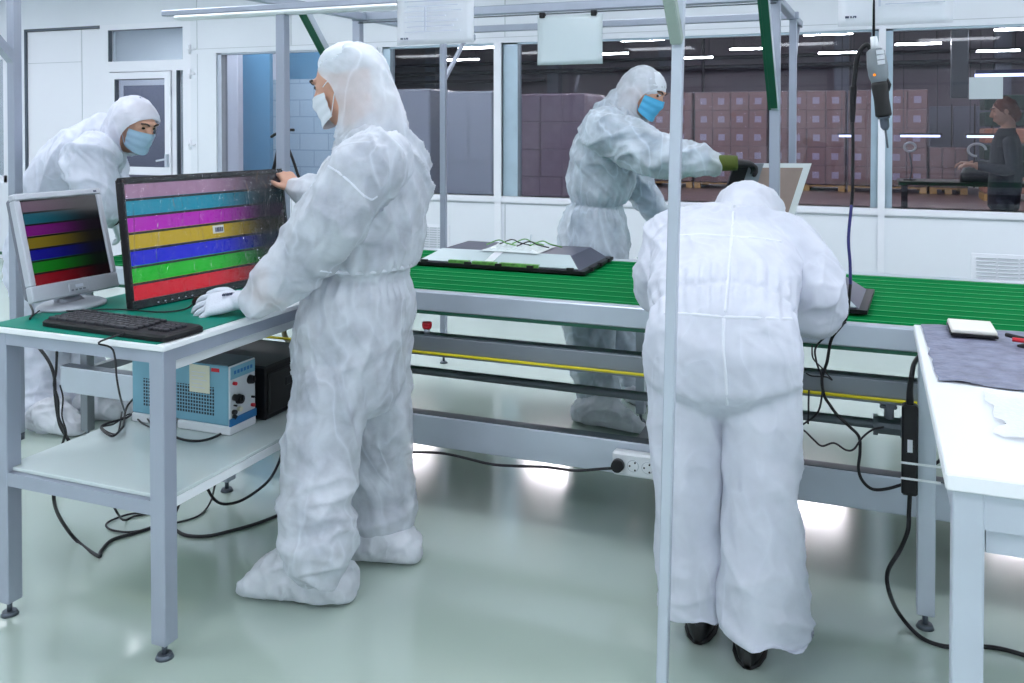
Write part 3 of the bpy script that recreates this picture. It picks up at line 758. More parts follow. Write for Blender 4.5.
cx = sx0 + sw * .5
pg = thing('power_lead', 'black plug and lead in the left socket, lead sagging along the lower beam', 'cable', (cx, CY0 - .05, .30))
MB().cyl((cx, CY0 - .075, .30), (cx, CY0 - .05, .30), .021, .023).build('plug', M['black'], pg, True)
yy = CY0 - .06
MB().tube([(cx, yy - .01, .295)] + [atY(x, y, yy) for x, y in ((600, 469), (575, 470.5), (545, 467), (515, 466), (490, 464), (465, 458), (440, 453), (405, 452), (370, 452))], .0052).build('lead', M['cable'], pg, True)

# ------------------------------------------------------------------ workbenches
def bench(label, x0, x1, y0, y1, z, leg, lip, apron, mt, shelf=None, lipmat='white_lam'):
    r = thing('workbench', label, 'workbench', ((x0 + x1) / 2, (y0 + y1) / 2, 0))
    MB().box((x0 - .012, y0 - .012, z - lip), (x1 + .012, y1, z), .003).build('worktop', M[lipmat], r)
    for xx in (x0, x1 - leg):
        for yy in (y0, y1 - leg):
            l = MB().box((xx, yy, .045), (xx + leg, yy + leg, z - lip), .003).build('leg', M[mt], r)
            cx, cy = xx + leg / 2, yy + leg / 2
            MB().cyl((cx, cy, .01), (cx, cy, .05), .008).cyl((cx, cy, 0), (cx, cy, .012), .026, .02).build('foot', M['alu_dark'], l, True)
    for a, bq in (((x0 + leg, y0 + .003), (x1 - leg, y0 + leg - .003)), ((x0 + leg, y1 - leg + .003), (x1 - leg, y1 - .003)), ((x0 + .003, y0 + leg), (x0 + leg - .003, y1 - leg)), ((x1 - leg + .003, y0 + leg), (x1 - .003, y1 - leg))):
        MB().box((a[0], a[1], z - lip - apron), (bq[0], bq[1], z - lip)).build('apron', M[mt], r)
    if shelf:
        MB().box((x0 + .02, y0 + .02, shelf - .004), (x1 - .004, y1 - .02, shelf + .008), .002).build('shelf', M['shelf'], r)
        for a, bq in (((x0 + leg, y0 + .003), (x1 - leg, y0 + leg - .003)), ((x0 + leg, y1 - leg + .003), (x1 - leg, y1 - .003)), ((x0 + .003, y0 + leg), (x0 + leg - .003, y1 - leg))):
            MB().box((a[0], a[1], shelf - .044), (bq[0], bq[1], shelf - .004)).build('shelf_rail', M[mt], r)
        MB().box((x1 - leg + .003, y0 + leg, shelf - .03), (x1 - .003, y1 - leg, shelf - .004)).build('shelf_rail', M['white_lam'], r)
    return r
LX0, LX1, LY0, LY1, LZ = -2.468, -1.812, 1.945, 3.0, .893
bl = bench('left workbench with green mat, lower glass shelf and square grey legs', LX0, LX1, LY0, LY1, LZ, .052, .018, .038, 'alu', .452)
MB().box((LX1 - .12, LY0 + .07, .79), (LX1 - .055, LY1 - .3, .822), .004).build('under_rail', M['white_lam'], bl)
solo('rubber_mat', MB().box((LX0 - .01, LY0 - .006, LZ), (LX1 - .016, LY1 - .01, LZ + .003)), M['greenmat'], 'green rubber mat covering the left workbench', 'mat', (-2.1, 2.5, LZ))
TZ = LZ + .0035
rb = bench('right workbench with white top at the right edge of the picture', .137, 1.5, 1.72, 2.955, .9, .05, .03, .065, 'alu_light', None, 'white_top')
MB().box((.19, 1.735, .762), (1.45, 1.775, .80)).build('lower_rail', M['alu_light'], rb)
mt = MB(); N = 26; MM = 22
P0, P1, P2, P3 = V((.15, 2.31, .903)), V((1.45, 2.20, .903)), V((.145, 2.95, .903)), V((1.45, 2.95, .903))
vs = []
for j in range(MM + 1):
    for i in range(N + 1):
        a = P0.lerp(P1, i / N).lerp(P2.lerp(P3, i / N), j / MM)
        h = .006 * max(0, noise.noise(a * 9)) + .004 * max(0, noise.noise(a * 23)) + (.012 if i == 1 else 0) * max(0, noise.noise(a * 6))
        a = a + V((.01 * noise.noise(V((j * .5, 0, 3))) if i == 0 else 0, .014 * noise.noise(V((i * .5, 1, 0))) if j == 0 else 0, h)); vs.append(a)
mt.add(vs, [(j * (N + 1) + i, j * (N + 1) + i + 1, (j + 1) * (N + 1) + i + 1, (j + 1) * (N + 1) + i) for j in range(MM) for i in range(N)])
solo('antistatic_mat', mt, M['esd'], 'crumpled grey blue antistatic mat on the right workbench', 'mat', (.7, 2.6, .9), smooth=True)
bw = MB(); vs = []
N, MM = 40, 30
for j in range(MM + 1):
    for i in range(N + 1):
        a = V((.24 + .5 * i / N, 1.93 + .33 * j / MM, .9015))
        a.x += .03 * noise.noise(V((0, j * .2, 2))) if i == 0 else 0
        a.z += .006 + .006 * noise.noise(a * 12) + .003 * ((i + j) % 2); vs.append(a)
bw.add(vs, [(j * (N + 1) + i, j * (N + 1) + i + 1, (j + 1) * (N + 1) + i + 1, (j + 1) * (N + 1) + i) for j in range(MM) for i in range(N)])
solo('bubble_wrap', bw, M['bubble'], 'clear bubble wrap sheet lying on the white worktop at right', 'packaging', (.5, 2.1, .9), smooth=True)
# pad, pliers, black rod on the mat
r = thing('notepad', 'beige notepad at the far edge of the right workbench', 'notepad', (.265, 2.86, .91))
MB().box((.215, 2.79, .917), (.33, 2.94, .929), .003).build('paper_block', M['pad'], r)
MB().box((.213, 2.785, .911), (.332, 2.942, .917)).build('backing', M['black'], r)
r = thing('pliers', 'small pliers with dark grips on the grey mat', 'pliers', (.40, 2.76, .92))
MB().tube([(.352, 2.80, .922), (.40, 2.755, .922), (.47, 2.72, .922)], .006).build('handle', M['black'], r, True)
MB().tube([(.36, 2.745, .922), (.41, 2.735, .922), (.47, 2.76, .922)], .006).build('handle', M['red'], r, True)
MB().loft([((.47, 2.74, .924), (0, .02, 0), (0, 0, .007)), ((.50, 2.742, .924), (0, .018, 0), (0, 0, .007)), ((.56, 2.745, .924), (0, .004, 0), (0, 0, .004))], 12).build('jaw', M['silver'], r, True)
solo('marker_pen', MB().cyl((.375, 2.66, .925), (.5, 2.69, .925), .007).cyl((.375, 2.66, .925), (.36, 2.656, .925), .007, .003), M['black'], 'black marker pen on the grey mat in front of the pliers', 'pen', (.43, 2.67, .92), smooth=True)
# bench behind the conveyor
bench('back workbench with a green mat top, mostly hidden behind the bending worker', -1.09, -.40, 4.42, 5.02, .83, .045, .03, .05, 'alu_light')
solo('rubber_mat', MB().box((-1.085, 4.425, .83), (-.405, 5.01, .834)), M['greenmat'], 'green rubber mat on the workbench behind the conveyor', 'mat', (-.6, 4.7, .83))

# ------------------------------------------------------------------ overhead frames
def post(mb, x, y, z0, z1, w=.042):
    mb.box((x - w / 2, y - w / 2, z0), (x + w / 2, y + w / 2, z1), .003)
fa = thing('lighting_gantry', 'near overhead aluminium frame with lamp bar, standing along the front of the conveyor', 'frame', (-2.25, 3.1, 0))
m = MB(); post(m, -2.25, 3.10, .78, 1.953); m.build('post', M['alu'], fa)
m = MB(); post(m, -3.775, 3.10, .03, 2.9, .046); pl_ = m.build('post', M['alu'], fa)
MB().cyl((-3.775, 3.1, 0), (-3.775, 3.1, .03), .03).build('foot', M['alu_dark'], pl_, True)
m = MB(); post(m, 2.2, 3.10, .03, 1.965); m.build('post', M['alu'], fa)
MB().box((-2.87, 3.08, 1.973), (2.3, 3.12, 1.998), .004).build('lamp_bar', M['alu'], fa)
MB().box((-2.80, 3.07, 1.953), (-1.70, 3.13, 1.972), .008).build('lamp_lens', M['white_lam'], fa)
for x in (-2.5, -1.9, -.6, .9): MB().box((x - .02, 3.09, 1.965), (x + .02, 3.11, 1.98)).build('bracket', M['alu_dark'], fa)
for y0, z0, y1, z1 in ((3.10, 1.80, 2.72, 2.18),): MB().bar((-3.775, y0, z0), (-3.775, y1, z1), .04, .045, up=(1, 0, 0)).build('brace', M['alu'], fa)
# rear gantry over the worker in the blue mask
ga = thing('overhead_gantry', 'rear four post aluminium gantry with green corner braces over the conveyor', 'frame', (-1.5, 4.7, 0))
GZ = 2.09
for x, y, w in ((-2.624, 4.3, .046), (-.408, 4.3, .046), (-2.489, 5.09, .036), (-.39, 5.09, .038)):
    m = MB(); post(m, x, y, .04, GZ - .02, w); o = m.build('post', M['alu'], ga)
    MB().cyl((x, y, .01), (x, y, .05), .007).cyl((x, y, 0), (x, y, .012), .026, .018).build('foot', M['alu_dark'], o, True)
MB().box((-2.65, 4.275, GZ - .02), (-.38, 4.325, GZ + .025), .004).build('front_bar', M['alu'], ga)
MB().box((-2.52, 5.07, GZ - .02), (-.36, 5.11, GZ + .02), .004).build('rear_bar', M['alu'], ga)
for xa, xb in ((-2.624, -2.489), (-.408, -.39)):
    MB().bar((xa - .02, 3.3, GZ + .0), (xb, 5.55, GZ), .04, .04, bev=.004).build('side_bar', M['alu'], ga)
    dz = .49
    z0 = 2.09 - dz
    bq = MB().bar((xa, 4.29, z0 - .02), (xa, 4.29 - dz, z0 + dz - .02), .040, .036, up=(1, 0, 0), bev=.003).build('brace', M['alu_light'], ga)
    MB().bar((xa - .021, 4.29 - .012, z0 - .02), (xa - .021, 4.29 - .012 - dz, z0 + dz - .02), .034, .012, up=(1, 0, 0)).build('green_slot_cover', M['greenprofile'], bq)
    MB().bar((xa, 4.29 - .024, z0 - .02), (xa, 4.29 - .024 - dz, z0 + dz - .02), .012, .030, up=(1, 0, 0)).build('green_slot_cover', M['greenprofile'], bq)
    MB().bar((xb, 5.1, 1.78), (xb, 5.45, 2.09), .02, .022, up=(1, 0, 0)).build('brace', M['alu'], ga)
MB().tube([(-2.6, 4.262, 2.056), (-.4, 4.262, 2.056)], .0035, 6, 0).build('wire', M['alu_dark'], ga)
# nearest frame: one post in front of the bending worker
fn = thing('aluminium_gantry', 'slim leaning grey post with a sloping brace, nearest to the camera', 'frame', (-.51, 2.28, 0))
pb, pt = atY(662.5, 683, 2.28), atY(679, 20, 2.28)
pd = (pt - pb) / (pt.z - pb.z); b0 = pb - pd * pb.z; t0 = b0 + pd * 2.6
MB().bar(b0 + V((0, 0, .03)), t0, .028, .028, up=(0, 1, 0), bev=.003).build('post', M['alu_light'], fn)
MB().cyl(b0, b0 + V((0, 0, .03)), .024).build('foot', M['alu_dark'], fn, True)
k0 = b0 + pd * atY(678, 42, 2.28).z + V((0, -.018, 0))
MB().bar(k0, k0 + V((.004, -.38, .38)), .030, .03, up=(1, 0, 0), bev=.003).build('brace', M['sage'], fn)
MB().bar(k0 + V((.004, -.40, .38)), b0 + pd * 2.09, .028, .028).build('side_bar', M['alu'], fn)

# ------------------------------------------------------------------ hanging sheets
def sheet(name, label, x0, x1, y, z0, z1, m, marks):
    r = thing(name, label, 'paper', ((x0 + x1) / 2, y, z0))
    n = 10; vs = []
    for j in range(n + 1):
        for i in range(n + 1):
            u = i / n; v = j / n
            vs.append(V((x0 + (x1 - x0) * u, y + .008 * math.sin(u * 3 + v * 2) * (1 - v), z0 + (z1 - z0) * v)))
    mb = MB().add(vs, [(j * (n + 1) + i, j * (n + 1) + i + 1, (j + 1) * (n + 1) + i + 1, (j + 1) * (n + 1) + i) for j in range(n) for i in range(n)])
    o = mb.build('sheet', M[m], r, True)
    md = o.modifiers.new('thickness', 'SOLIDIFY'); md.thickness = .0012; md.offset = 1
    W = x1 - x0; H = z1 - z0
    for nm, mm, rects in marks:
        q = MB()
        for u0, v0, u1, v1 in rects: q.box((x0 + W * u0, y - .011, z0 + H * v0), (x0 + W * u1, y - .0095, z0 + H * v1))
        q.build(nm, M[mm], r)
    return r
lines = [(.12 + .03 * (k % 2), .20 + k * .085, .12 + .03 * (k % 2) + [.72, .6, .68, .5, .74, .66, .7, .62, .5][k], .215 + k * .085) for k in range(9)]
logo = [(.065, .085, .10, .115), (.11, .085, .125, .115), (.13, .085, .145, .10), (.135, .10, .15, .115), (.15, .085, .165, .115)]
s1 = sheet('printed_sheet', 'printed white sheet hanging left of the wide window post', atY(397, 48, 3.042).x, atY(474, 46, 3.042).x, 3.042, 1.805, 2.03, 'paper', [('print', 'inkpale', lines + [(.38, .2, .40, .62)]), ('logo', 'inkdark', logo)])
s3 = sheet('printed_sheet', 'printed white sheet hanging above the screwdriver, with a dark picture strip on it', atY(838, 28, 3.042).x, atY(953, 28, 3.042).x, 3.042, 1.812, 2.04, 'paper', [('print', 'inkpale', [(.06, .42, .34, .44), (.36, .25, .38, .7), (.08, .5, .3, .515), (.08, .58, .3, .595), (.42, .27, .93, .285), (.14, .62, .28, .72)]), ('picture', 'inkdark', [(.48, .40, .94, .85)]), ('logo', 'inkdark', [(a, b + .02, c, d + .02) for a, b, c, d in logo])])
s2 = sheet('blank_sheet', 'blank white sheet in a clear sleeve clipped to the overhead wire', -1.556, -1.217, 4.255, 1.80, 2.045, 'sleeve', [])
for u in (.08, .87):
    x = -1.556 + .339 * u
    MB().box((x - .014, 4.243, 2.035), (x + .014, 4.272, 2.062), .003).build('clip', M['black'], s2)

# ------------------------------------------------------------------ hanging screwdriver
T0 = atY(874, 40, 3.05); Y = 3.05
r = thing('power_screwdriver', 'grey and black electric screwdriver hanging at the right with an orange light', 'screwdriver', T0)
ax0, ax1 = atY(875, 47, Y), atY(886, 134, Y); d = (ax1 - ax0).normalized(); sd = V((0, 1, 0)); sx = -d.cross(sd).normalized()
def along(px): return ax0 + (ax1 - ax0) * px
def ringat(t, rx, ry=None): return (along(t), sx * rx, sd * (ry or rx))
MB().loft([ringat(.02, .018), ringat(.05, .027), ringat(.22, .031), ringat(.34, .029), ringat(.42, .022)], 20).build('motor_housing', M['toolgrey'], r, True)
MB().loft([ringat(.40, .023), ringat(.44, .026), ringat(.6, .0225), ringat(.78, .0245), ringat(.80, .022)], 20).build('grip', M['black_matte'], r, True)
MB().loft([ringat(.80, .018), ringat(.82, .019), ringat(.825, .014), ringat(.92, .013), ringat(.955, .007)], 16).build('chuck', M['alu_dark'], r, True)
MB().cyl(along(.95), along(1.16), .0035, .003).build('bit', M['alu_dark'], r, True)
lv = MB().loft([(along(.36) + sx * -.02, sx * .006, sd * .01), (along(.45) + sx * -.027, sx * .007, sd * .01), (along(.52) + sx * -.022, sx * .004, sd * .008)], 10).build('trigger', M['black'], r, True)
wl = MB(); c0 = along(.16) - sd * .031
for q in (-.016, .0, .016): wl.obox(c0 + d * (q - .008) - sx * .012, sx, sd, d, .011, .002, .0065)
wl.build('label', M['paper'], r)
c1 = along(.32) + sx * .012 - sd * .0275
MB().ball(c1, .0042).build('indicator', M['orange'], r, True)
MB().loft([(along(-.12), sx * .010, sd * .01), (along(-.04), sx * .012, sd * .012), (along(.03), sx * .016, sd * .016)], 12).build('hook_cap', M['white_lam'], r, True)
MB().cyl(along(-.12), V((along(-.12).x, Y, 1.97)), .004).build('hanging_cord', M['black'], r, True)
cpts = [along(.03) - sx * -.012] + [atY(x, y, Y) for x, y in ((866, 45), (858, 55), (855, 75), (853.5, 90))]
MB().tube(cpts, .0075).build('cord_sleeve', M['black'], r, True)
MB().tube([atY(x, y, Y) for x, y in ((853.5, 86), (853, 100), (852.5, 116), (852.5, 122))], lambda t: .0115 - .004 * t).build('cord_grip', M['black'], r, True)
for mm, pp in (('black', ((852.5, 120), (853, 150), (852.5, 190), (851.5, 205))), ('navy', ((851.5, 205), (848.5, 238), (850, 262), (850.5, 284))), ('black', ((850.5, 284), (846, 318), (832, 338), (827, 362), (822, 378), (824, 395), (830, 405), (838, 416), (850, 427), (859, 437), (860, 452), (858.5, 468), (862, 480), (872, 489), (886, 489), (904, 484)))):
    MB().tube([atY(x, y, Y) for x, y in pp], .005).build('cord', M[mm], r, True)

# cables in the gap right of the bending worker
Yc = 3.02
g = 'cables hanging under the conveyor'
def cable(label, pts, rad=.004, m='cable', name='cable', group=None):
    return solo(name, MB().tube(pts, rad), M[m], label, 'cable', pts[0], group, smooth=True)
cable('thin black cable with a wavy loop, joined to the pipe valve', [atY(x, y, Yc) for x, y in ((846, 322), (818, 344), (816, 360), (822, 378), (822, 395), (818, 412), (808, 421), (800, 427), (806, 432), (814, 440), (822, 446), (834, 443), (846, 450), (854, 449), (862, 438), (872, 430), (884, 427))], .0032, name='hanging_cable')
cable('thin black cable curling behind the thicker ones near the bending worker', [atY(x, y, Yc + .03) for x, y in ((812, 345), (813, 358), (822, 368), (828, 375), (832, 380), (826, 377), (812, 376), (806, 373))], .0025, name='hanging_cable')
cable('short black lead hanging down beside the pipe end', [atY(x, y, Yc) for x, y in ((809, 390), (808.5, 402), (808.5, 412), (808, 424))], .003, name='hanging_cable')
# black power strip on the right bench leg
r = thing('power_strip', 'black power strip tied on the right workbench leg with white ties', 'power strip', (.12, 2.86, .5))
q0, q1 = atY(910, 404, 2.86), atY(910, 494, 2.86)
MB().box((q0.x - .022, 2.84, q1.z), (q0.x + .022, 2.88, q0.z), .006).build('body', M['black'], r)
qq = atY(910, 448, 2.84)
MB().box((qq.x - .007, 2.8385, qq.z - .013), (qq.x + .007, 2.8395, qq.z + .024)).build('label', M['paper'], r)
for py in (461, 476.5):
    z = atY(910, py, 2.86).z
    MB().box((q0.x - .024, 2.838, z - .003), (.195, 2.84, z + .003)).build('cable_tie', M['white_lam'], r)
MB().tube([atY(910, 406, 2.86), atY(910, 390, 2.86), atY(912, 374, 2.86), atY(915, 362, 2.9), atY(925, 350, 3.0)], lambda t: .011 - .004 * min(1, t * 2)).build('lead', M['black'], r, True)
MB().tube([atY(910, 492, 2.86), atY(909, 512, 2.86), atY(908, 530, 2.84), atY(900, 550, 2.84), atY(888, 571, 2.80), atY(889, 591, 2.75), atZ(900, 615, .03), atZ(922, 638, .006), atZ(950, 647, .006), atZ(990, 647, .006), atZ(1024, 655, .006), atZ(1060, 668, .006)], .0062).build('floor_lead', M['black'], r, True)
cable('short black cable arching out behind the right workbench leg', [atY(x, y, 2.97) for x, y in ((932, 466), (940, 460), (946, 450), (947, 442))], .0048)

# ------------------------------------------------------------------ display panels on the belt
def panel_back(label, bl, br, tl, tr, z, full=True):
    c = (bl + br + tl + tr) / 4
    r = thing('display_panel', label, 'display panel', (c.x, c.y, z))
    def q(u, v, h=0): return bl.lerp(br, u).lerp(tl.lerp(tr, u), v) + V((0, 0, h))
    def slab(mb, u0, v0, u1, v1, h0, h1, iu=0, iv0=0, iv1=0):
        lo = [q(u0, v0, h0), q(u1, v0, h0), q(u1, v1, h0), q(u0, v1, h0)]
        hi = [q(u0 + iu, v0 + iv0, h1), q(u1 - iu, v0 + iv0, h1), q(u1 - iu, v1 - iv1, h1), q(u0 + iu, v1 - iv1, h1)]
        return mb.add(lo + hi, [(0, 1, 2, 3), (4, 5, 6, 7), (0, 1, 5, 4), (1, 2, 6, 5), (2, 3, 7, 6), (3, 0, 4, 7)])
    slab(MB(), 0, 0, 1, 1, .002, .016).build('bezel', M['black'], r)
    slab(MB(), .035, .04, .965, .96, .016, .062, .085, .22, .05).build('back_shell', M['grey_panel'], r)
    f = MB(); vs = [q(.045, .045, .0185), q(.955, .045, .0185), q(.875, .255, .0625), q(.125, .255, .0625)]
    f.add(vs + [v + V((0, -.002, .004)) for v in vs], [(0, 1, 2, 3), (4, 5, 6, 7), (0, 1, 5, 4), (1, 2, 6, 5), (2, 3, 7, 6), (3, 0, 4, 7)]).build('sloped_edge', M['grey_slope'], r)
    if full:
        for k, (a, b) in enumerate(((.22, .34), (.36, .50), (.52, .74))):
            p = MB(); slab(p, a, .02, b, .075, .017, .03).build('circuit_board', M['pcb'], r)
        for a in (.06, .32, .5, .68, .9): slab(MB(), a, -.004, a + .035, .03, .014, .027).build('catch', M['black_matte'], r)
        for v in (.2, .5, .8): slab(MB(), .985, v, 1.01, v + .06, .004, .02).build('catch', M['black_matte'], r)
        sc = MB(); vs = []; N_ = 22
        for j in range(N_ + 1):
            for i in range(N_ + 1):
                u, v = i / N_, j / N_
                e = min(u, 1 - u, v, 1 - v)
                p = q(.36 + .34 * u, .22 + .55 * v, .066)
                p.z += max(0, min(1, e * 5)) * (.012 + .03 * abs(noise.noise(p * 30)))
                vs.append(p)
        sc.add(vs, [(j * (N_ + 1) + i, j * (N_ + 1) + i + 1, (j + 1) * (N_ + 1) + i + 1, (j + 1) * (N_ + 1) + i) for j in range(N_) for i in range(N_)]).build('plastic_scrap', M['tangle'], r)
        for k in range(5):
            a = q(.38 + .06 * k, .3 + .08 * (k % 3), .09)
            MB().tube([a, a + V((.05, .03, .02)), a + V((.10, .0, .012)), a + V((.14, .05, -.006))], .003, 6).build('wire', M['black'] if k % 2 else M['pcb'], r, True)
        MB().tube([q(.6, .5, .08), q(.6, .5, .10), q(.603, .5, .135)], .003, 6).build('wire', M['alu_light'], r, True)
        MB().add([q(.43, .04, .033), q(.48, .04, .033), q(.50, .28, .073), q(.45, .28, .073)], [(0, 1, 2, 3)]).build('ribbon_cable', M['paper'], r)
    return r
Zb = .853
panel_back('large opened display panel lying face down on the green belt with plastic scraps on it', V((-1.975, 3.70, Zb)), V((-1.135, 3.70, Zb)), V((-1.985, 4.18, Zb)), V((-1.14, 4.18, Zb)), Zb)
panel_back('dark display panel on the belt, mostly hidden by the bending worker', V((-.80, 3.30, Zb)), V((-.005, 3.28, Zb)), V((-.80, 3.80, Zb)), V((.02, 3.72, Zb)), Zb, False)
# panel held upright by the worker in the blue mask
r = thing('upright_panel', 'upright display panel with a white frame and brown board, held by the black glove', 'display panel', (-.42, 4.52, .834))
tl = math.radians(17)
ux = V((math.cos(.35), math.sin(.35), 0)); nn = V((math.sin(.35), -math.cos(.35), 0)); uz = (V((0, 0, 1)) * math.cos(tl) + V((1, 0, 0)) * math.sin(tl)).normalized()
O = atY(740, 215, 4.5); O.z = .836; O = V((-.72, 4.47, .836))
def pq(u, v, w=0): return O + ux * u + uz * v + nn * w
def pbox(u0, v0, u1, v1, w0, w1): 
    a = [pq(u0, v0, w0), pq(u1, v0, w0), pq(u1, v1, w0), pq(u0, v1, w0), pq(u0, v0, w1), pq(u1, v0, w1), pq(u1, v1, w1), pq(u0, v1, w1)]
    return MB().add(a, [(0, 1, 2, 3), (4, 5, 6, 7), (0, 1, 5, 4), (1, 2, 6, 5), (2, 3, 7, 6), (3, 0, 4, 7)])
PW, PH = .33, .50
pbox(0, 0, PW, PH, -.03, -.002).build('back_shell', M['navy'], r)
pbox(.0, 0, PW, PH, -.002, .006).build('frame', M['white_lam'], r)
pbox(.10, .03, PW - .035, PH - .022, .005, .008).build('board', M['cardboard'], r)
pbox(.03, .03, .10, PH - .0, .005, .009).build('grey_strip', M['steel_mid'], r)
pbox(-.04, .0, .03, PH - .02, -.02, .012).build('black_edge', M['black'], r)
# items far left on the belt
r = thing('display_panel', 'pale boxed panel on the belt beside the leaning worker at left', 'display panel', (-3.2, 3.75, Zb))
MB().box((-3.42, 3.45, Zb), (-2.9, 3.98, Zb + .012), .003).build('bezel', M['black'], r)
MB().box((-3.40, 3.47, Zb + .012), (-2.92, 3.96, Zb + .055), .012).build('back_shell', M['grey_slope'], r)
r = thing('black_tray', 'flat black tray lying on the green mat behind the silver monitor', 'tray', (-2.36, 2.73, TZ))
MB().box((-2.46, 2.50, TZ), (-2.27, 2.97, TZ + .03), .006).build('tray_base', M['black'], r)
MB().box((-2.45, 2.52, TZ + .03), (-2.28, 2.95, TZ + .036), .002).build('tray_lid', M['black_matte'], r)

# ------------------------------------------------------------------ left bench items
def uvquad(name, m, pts, parent):
    me = bpy.data.meshes.new(name); off = parent.location
    me.from_pydata([V(p) - off for p in pts], [], [(0, 1, 2, 3)]); uvl = me.uv_layers.new(name='UVMap')
    for i, uv in enumerate(((0, 0), (1, 0), (1, 1), (0, 1))): uvl.data[i].uv = uv
    me.materials.append(m); o = bpy.data.objects.new(name, me); C.objects.link(o); o.parent = parent
    return o
class Pl:          # plane frame of a screen: u along the lower edge, v up, w out of the screen
    def __init__(s, o, yaw, tilt):
        s.o = V(o); s.u = V((math.cos(yaw), math.sin(yaw), 0)); n = V((math.sin(yaw), -math.cos(yaw), 0))
        s.v = (V((0, 0, 1)) * math.cos(tilt) - n * math.sin(tilt)).normalized(); s.w = s.u.cross(s.v) ; s.w = s.w if s.w.dot(n) > 0 else -s.w
    def p(s, u, v, w=0): return s.o + s.u * u + s.v * v + s.w * w
    def box(s, mb, u0, v0, u1, v1, w0, w1, bev=0):
        return mb.obox(s.p((u0 + u1) / 2, (v0 + v1) / 2, (w0 + w1) / 2), s.u, s.v, s.w, (u1 - u0) / 2, (v1 - v0) / 2, (w1 - w0) / 2, bev)
# silver monitor
mo = thing('monitor', 'silver monitor showing dim colour bars on a round foot', 'monitor', (-2.47, 2.22, TZ))
P = Pl((-2.449, 2.073, .938), 1.513, .269); W, H = .333, .354
fr = MB(); b = .022
P.box(fr, 0, 0, W, .052, -.03, 0, .004); P.box(fr, 0, H - b, W, H, -.03, 0, .004); P.box(fr, 0, .052, b, H - b, -.03, 0, .004); P.box(fr, W - b, .052, W, H - b, -.03, 0, .004)
fo = fr.build('bezel', M['silver'], mo)
lm = MB(); P.box(lm, .13, .008, .205, .040, 0, .004, .002); lm.build('button_panel', M['silver'], fo)
lm = MB()
for k in range(4): P.box(lm, .138 + k * .015, .014, .146 + k * .015, .019, .004, .006)
lm.build('button', M['silverdark'], fo)
lm = MB(); P.box(lm, .155, .024, .185, .034, .0042, .005); lm.build('badge', M['inkpale'], fo)
lm = MB(); P.box(lm, W - .032, H - .014, W - .020, H - .008, 0, .0012); lm.build('badge', M['inkdark'], fo)
bk = MB(); P.box(bk, .004, .004, W - .004, H - .004, -.06, -.028, .02); P.box(bk, .05, .05, W - .05, H - .08, -.085, -.055, .02); bk.build('back_shell', M['silverdark'], mo)
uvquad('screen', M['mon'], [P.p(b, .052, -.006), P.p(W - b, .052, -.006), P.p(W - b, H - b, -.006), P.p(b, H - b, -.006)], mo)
nb_ = P.p(W / 2, .05, -.07)
MB().loft([((nb_.x, nb_.y, nb_.z + .06), (0, .045, 0), (.018, 0, 0)), ((nb_.x + .012, nb_.y, .93), (0, .042, 0), (.02, 0, 0)), ((nb_.x + .04, nb_.y, TZ + .012), (0, .05, 0), (.035, 0, 0))], 20, 3.5).build('neck', M['silver'], mo, True)
MB().loft([((nb_.x + .05, nb_.y - .005, TZ), (0, .115, 0), (.095, 0, 0)), ((nb_.x + .05, nb_.y - .005, TZ + .008), (0, .115, 0), (.095, 0, 0)), ((nb_.x + .05, nb_.y - .005, TZ + .016), (0, .10, 0), (.08, 0, 0)), ((nb_.x + .05, nb_.y - .005, TZ + .018), (0, .03, 0), (.03, 0, 0))], 32).build('foot', M['silver'], mo, True)
# television
tv = thing('television', 'large black television showing bright colour bars under clear film', 'television', (-2.2, 2.6, TZ))
P = Pl((-2.222, 2.248, TZ), 1.421, .130); W, H = .735, .435; b = .016
fr = MB()
P.box(fr, 0, 0, W, .030, -.02, 0, .003); P.box(fr, 0, H - b, W, H, -.02, 0, .003); P.box(fr, 0, .03, b, H - b, -.02, 0, .003); P.box(fr, W - b, .03, W, H - b, -.02, 0, .003)
fo = fr.build('bezel', M['black'], tv)
bt = MB()
for k in range(6): P.box(bt, .10 + k * .028, .010, .106 + k * .028, .013, 0, .001)
bt.build('button_mark', M['inkpale'], fo)
bk = MB(); P.box(bk, .003, .003, W - .003, H - .003, -.035, -.019, .006); P.box(bk, .12, .04, W - .12, H - .14, -.06, -.034, .015); bk.build('back_shell', M['black_matte'], tv)
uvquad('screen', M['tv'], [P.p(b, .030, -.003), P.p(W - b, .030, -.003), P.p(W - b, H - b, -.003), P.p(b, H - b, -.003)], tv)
# film: a loose wrinkled sheet over the front
N_, M_ = 70, 46; vs = []
for j in range(M_ + 1):
    for i in range(N_ + 1):
        u, v = i / N_, j / M_
        pu, pv = .004 + (W - .008) * u, .004 + (H - .008) * v
        rgh = .2 + .8 * max(0, (u - .45) / .55)
        q = V((pu * 6 + pv * 2.2, pv * 9 - pu * 3, 1.7))
        f1 = (1 - abs(noise.noise(q)) * 2.2); f2 = (1 - abs(noise.noise(q * 2.3 + V((5, 2, 1)))) * 2.2)
        vs.append(P.p(pu, pv, .003 + rgh * (.006 * max(0, f1) ** 2 + .0035 * max(0, f2) ** 2)))
fm = MB().add(vs, [(j * (N_ + 1) + i, j * (N_ + 1) + i + 1, (j + 1) * (N_ + 1) + i + 1, (j + 1) * (N_ + 1) + i) for j in range(M_) for i in range(N_)]).build('clear_film', M['film'], tv, True)
st = MB(); P.box(st, .352, .214, .402, .242, .0085, .0095); lo = st.build('barcode_sticker', M['paper'], tv)
bc = MB(); random.seed(3); u = .362
while u < .394:
    wd = random.choice((.0015, .0025, .004)); P.box(bc, u, .219, u + wd, .235, .0095, .0101); u += wd + random.choice((.0012, .002))
bc.build('barcode', M['inkdark'], lo)
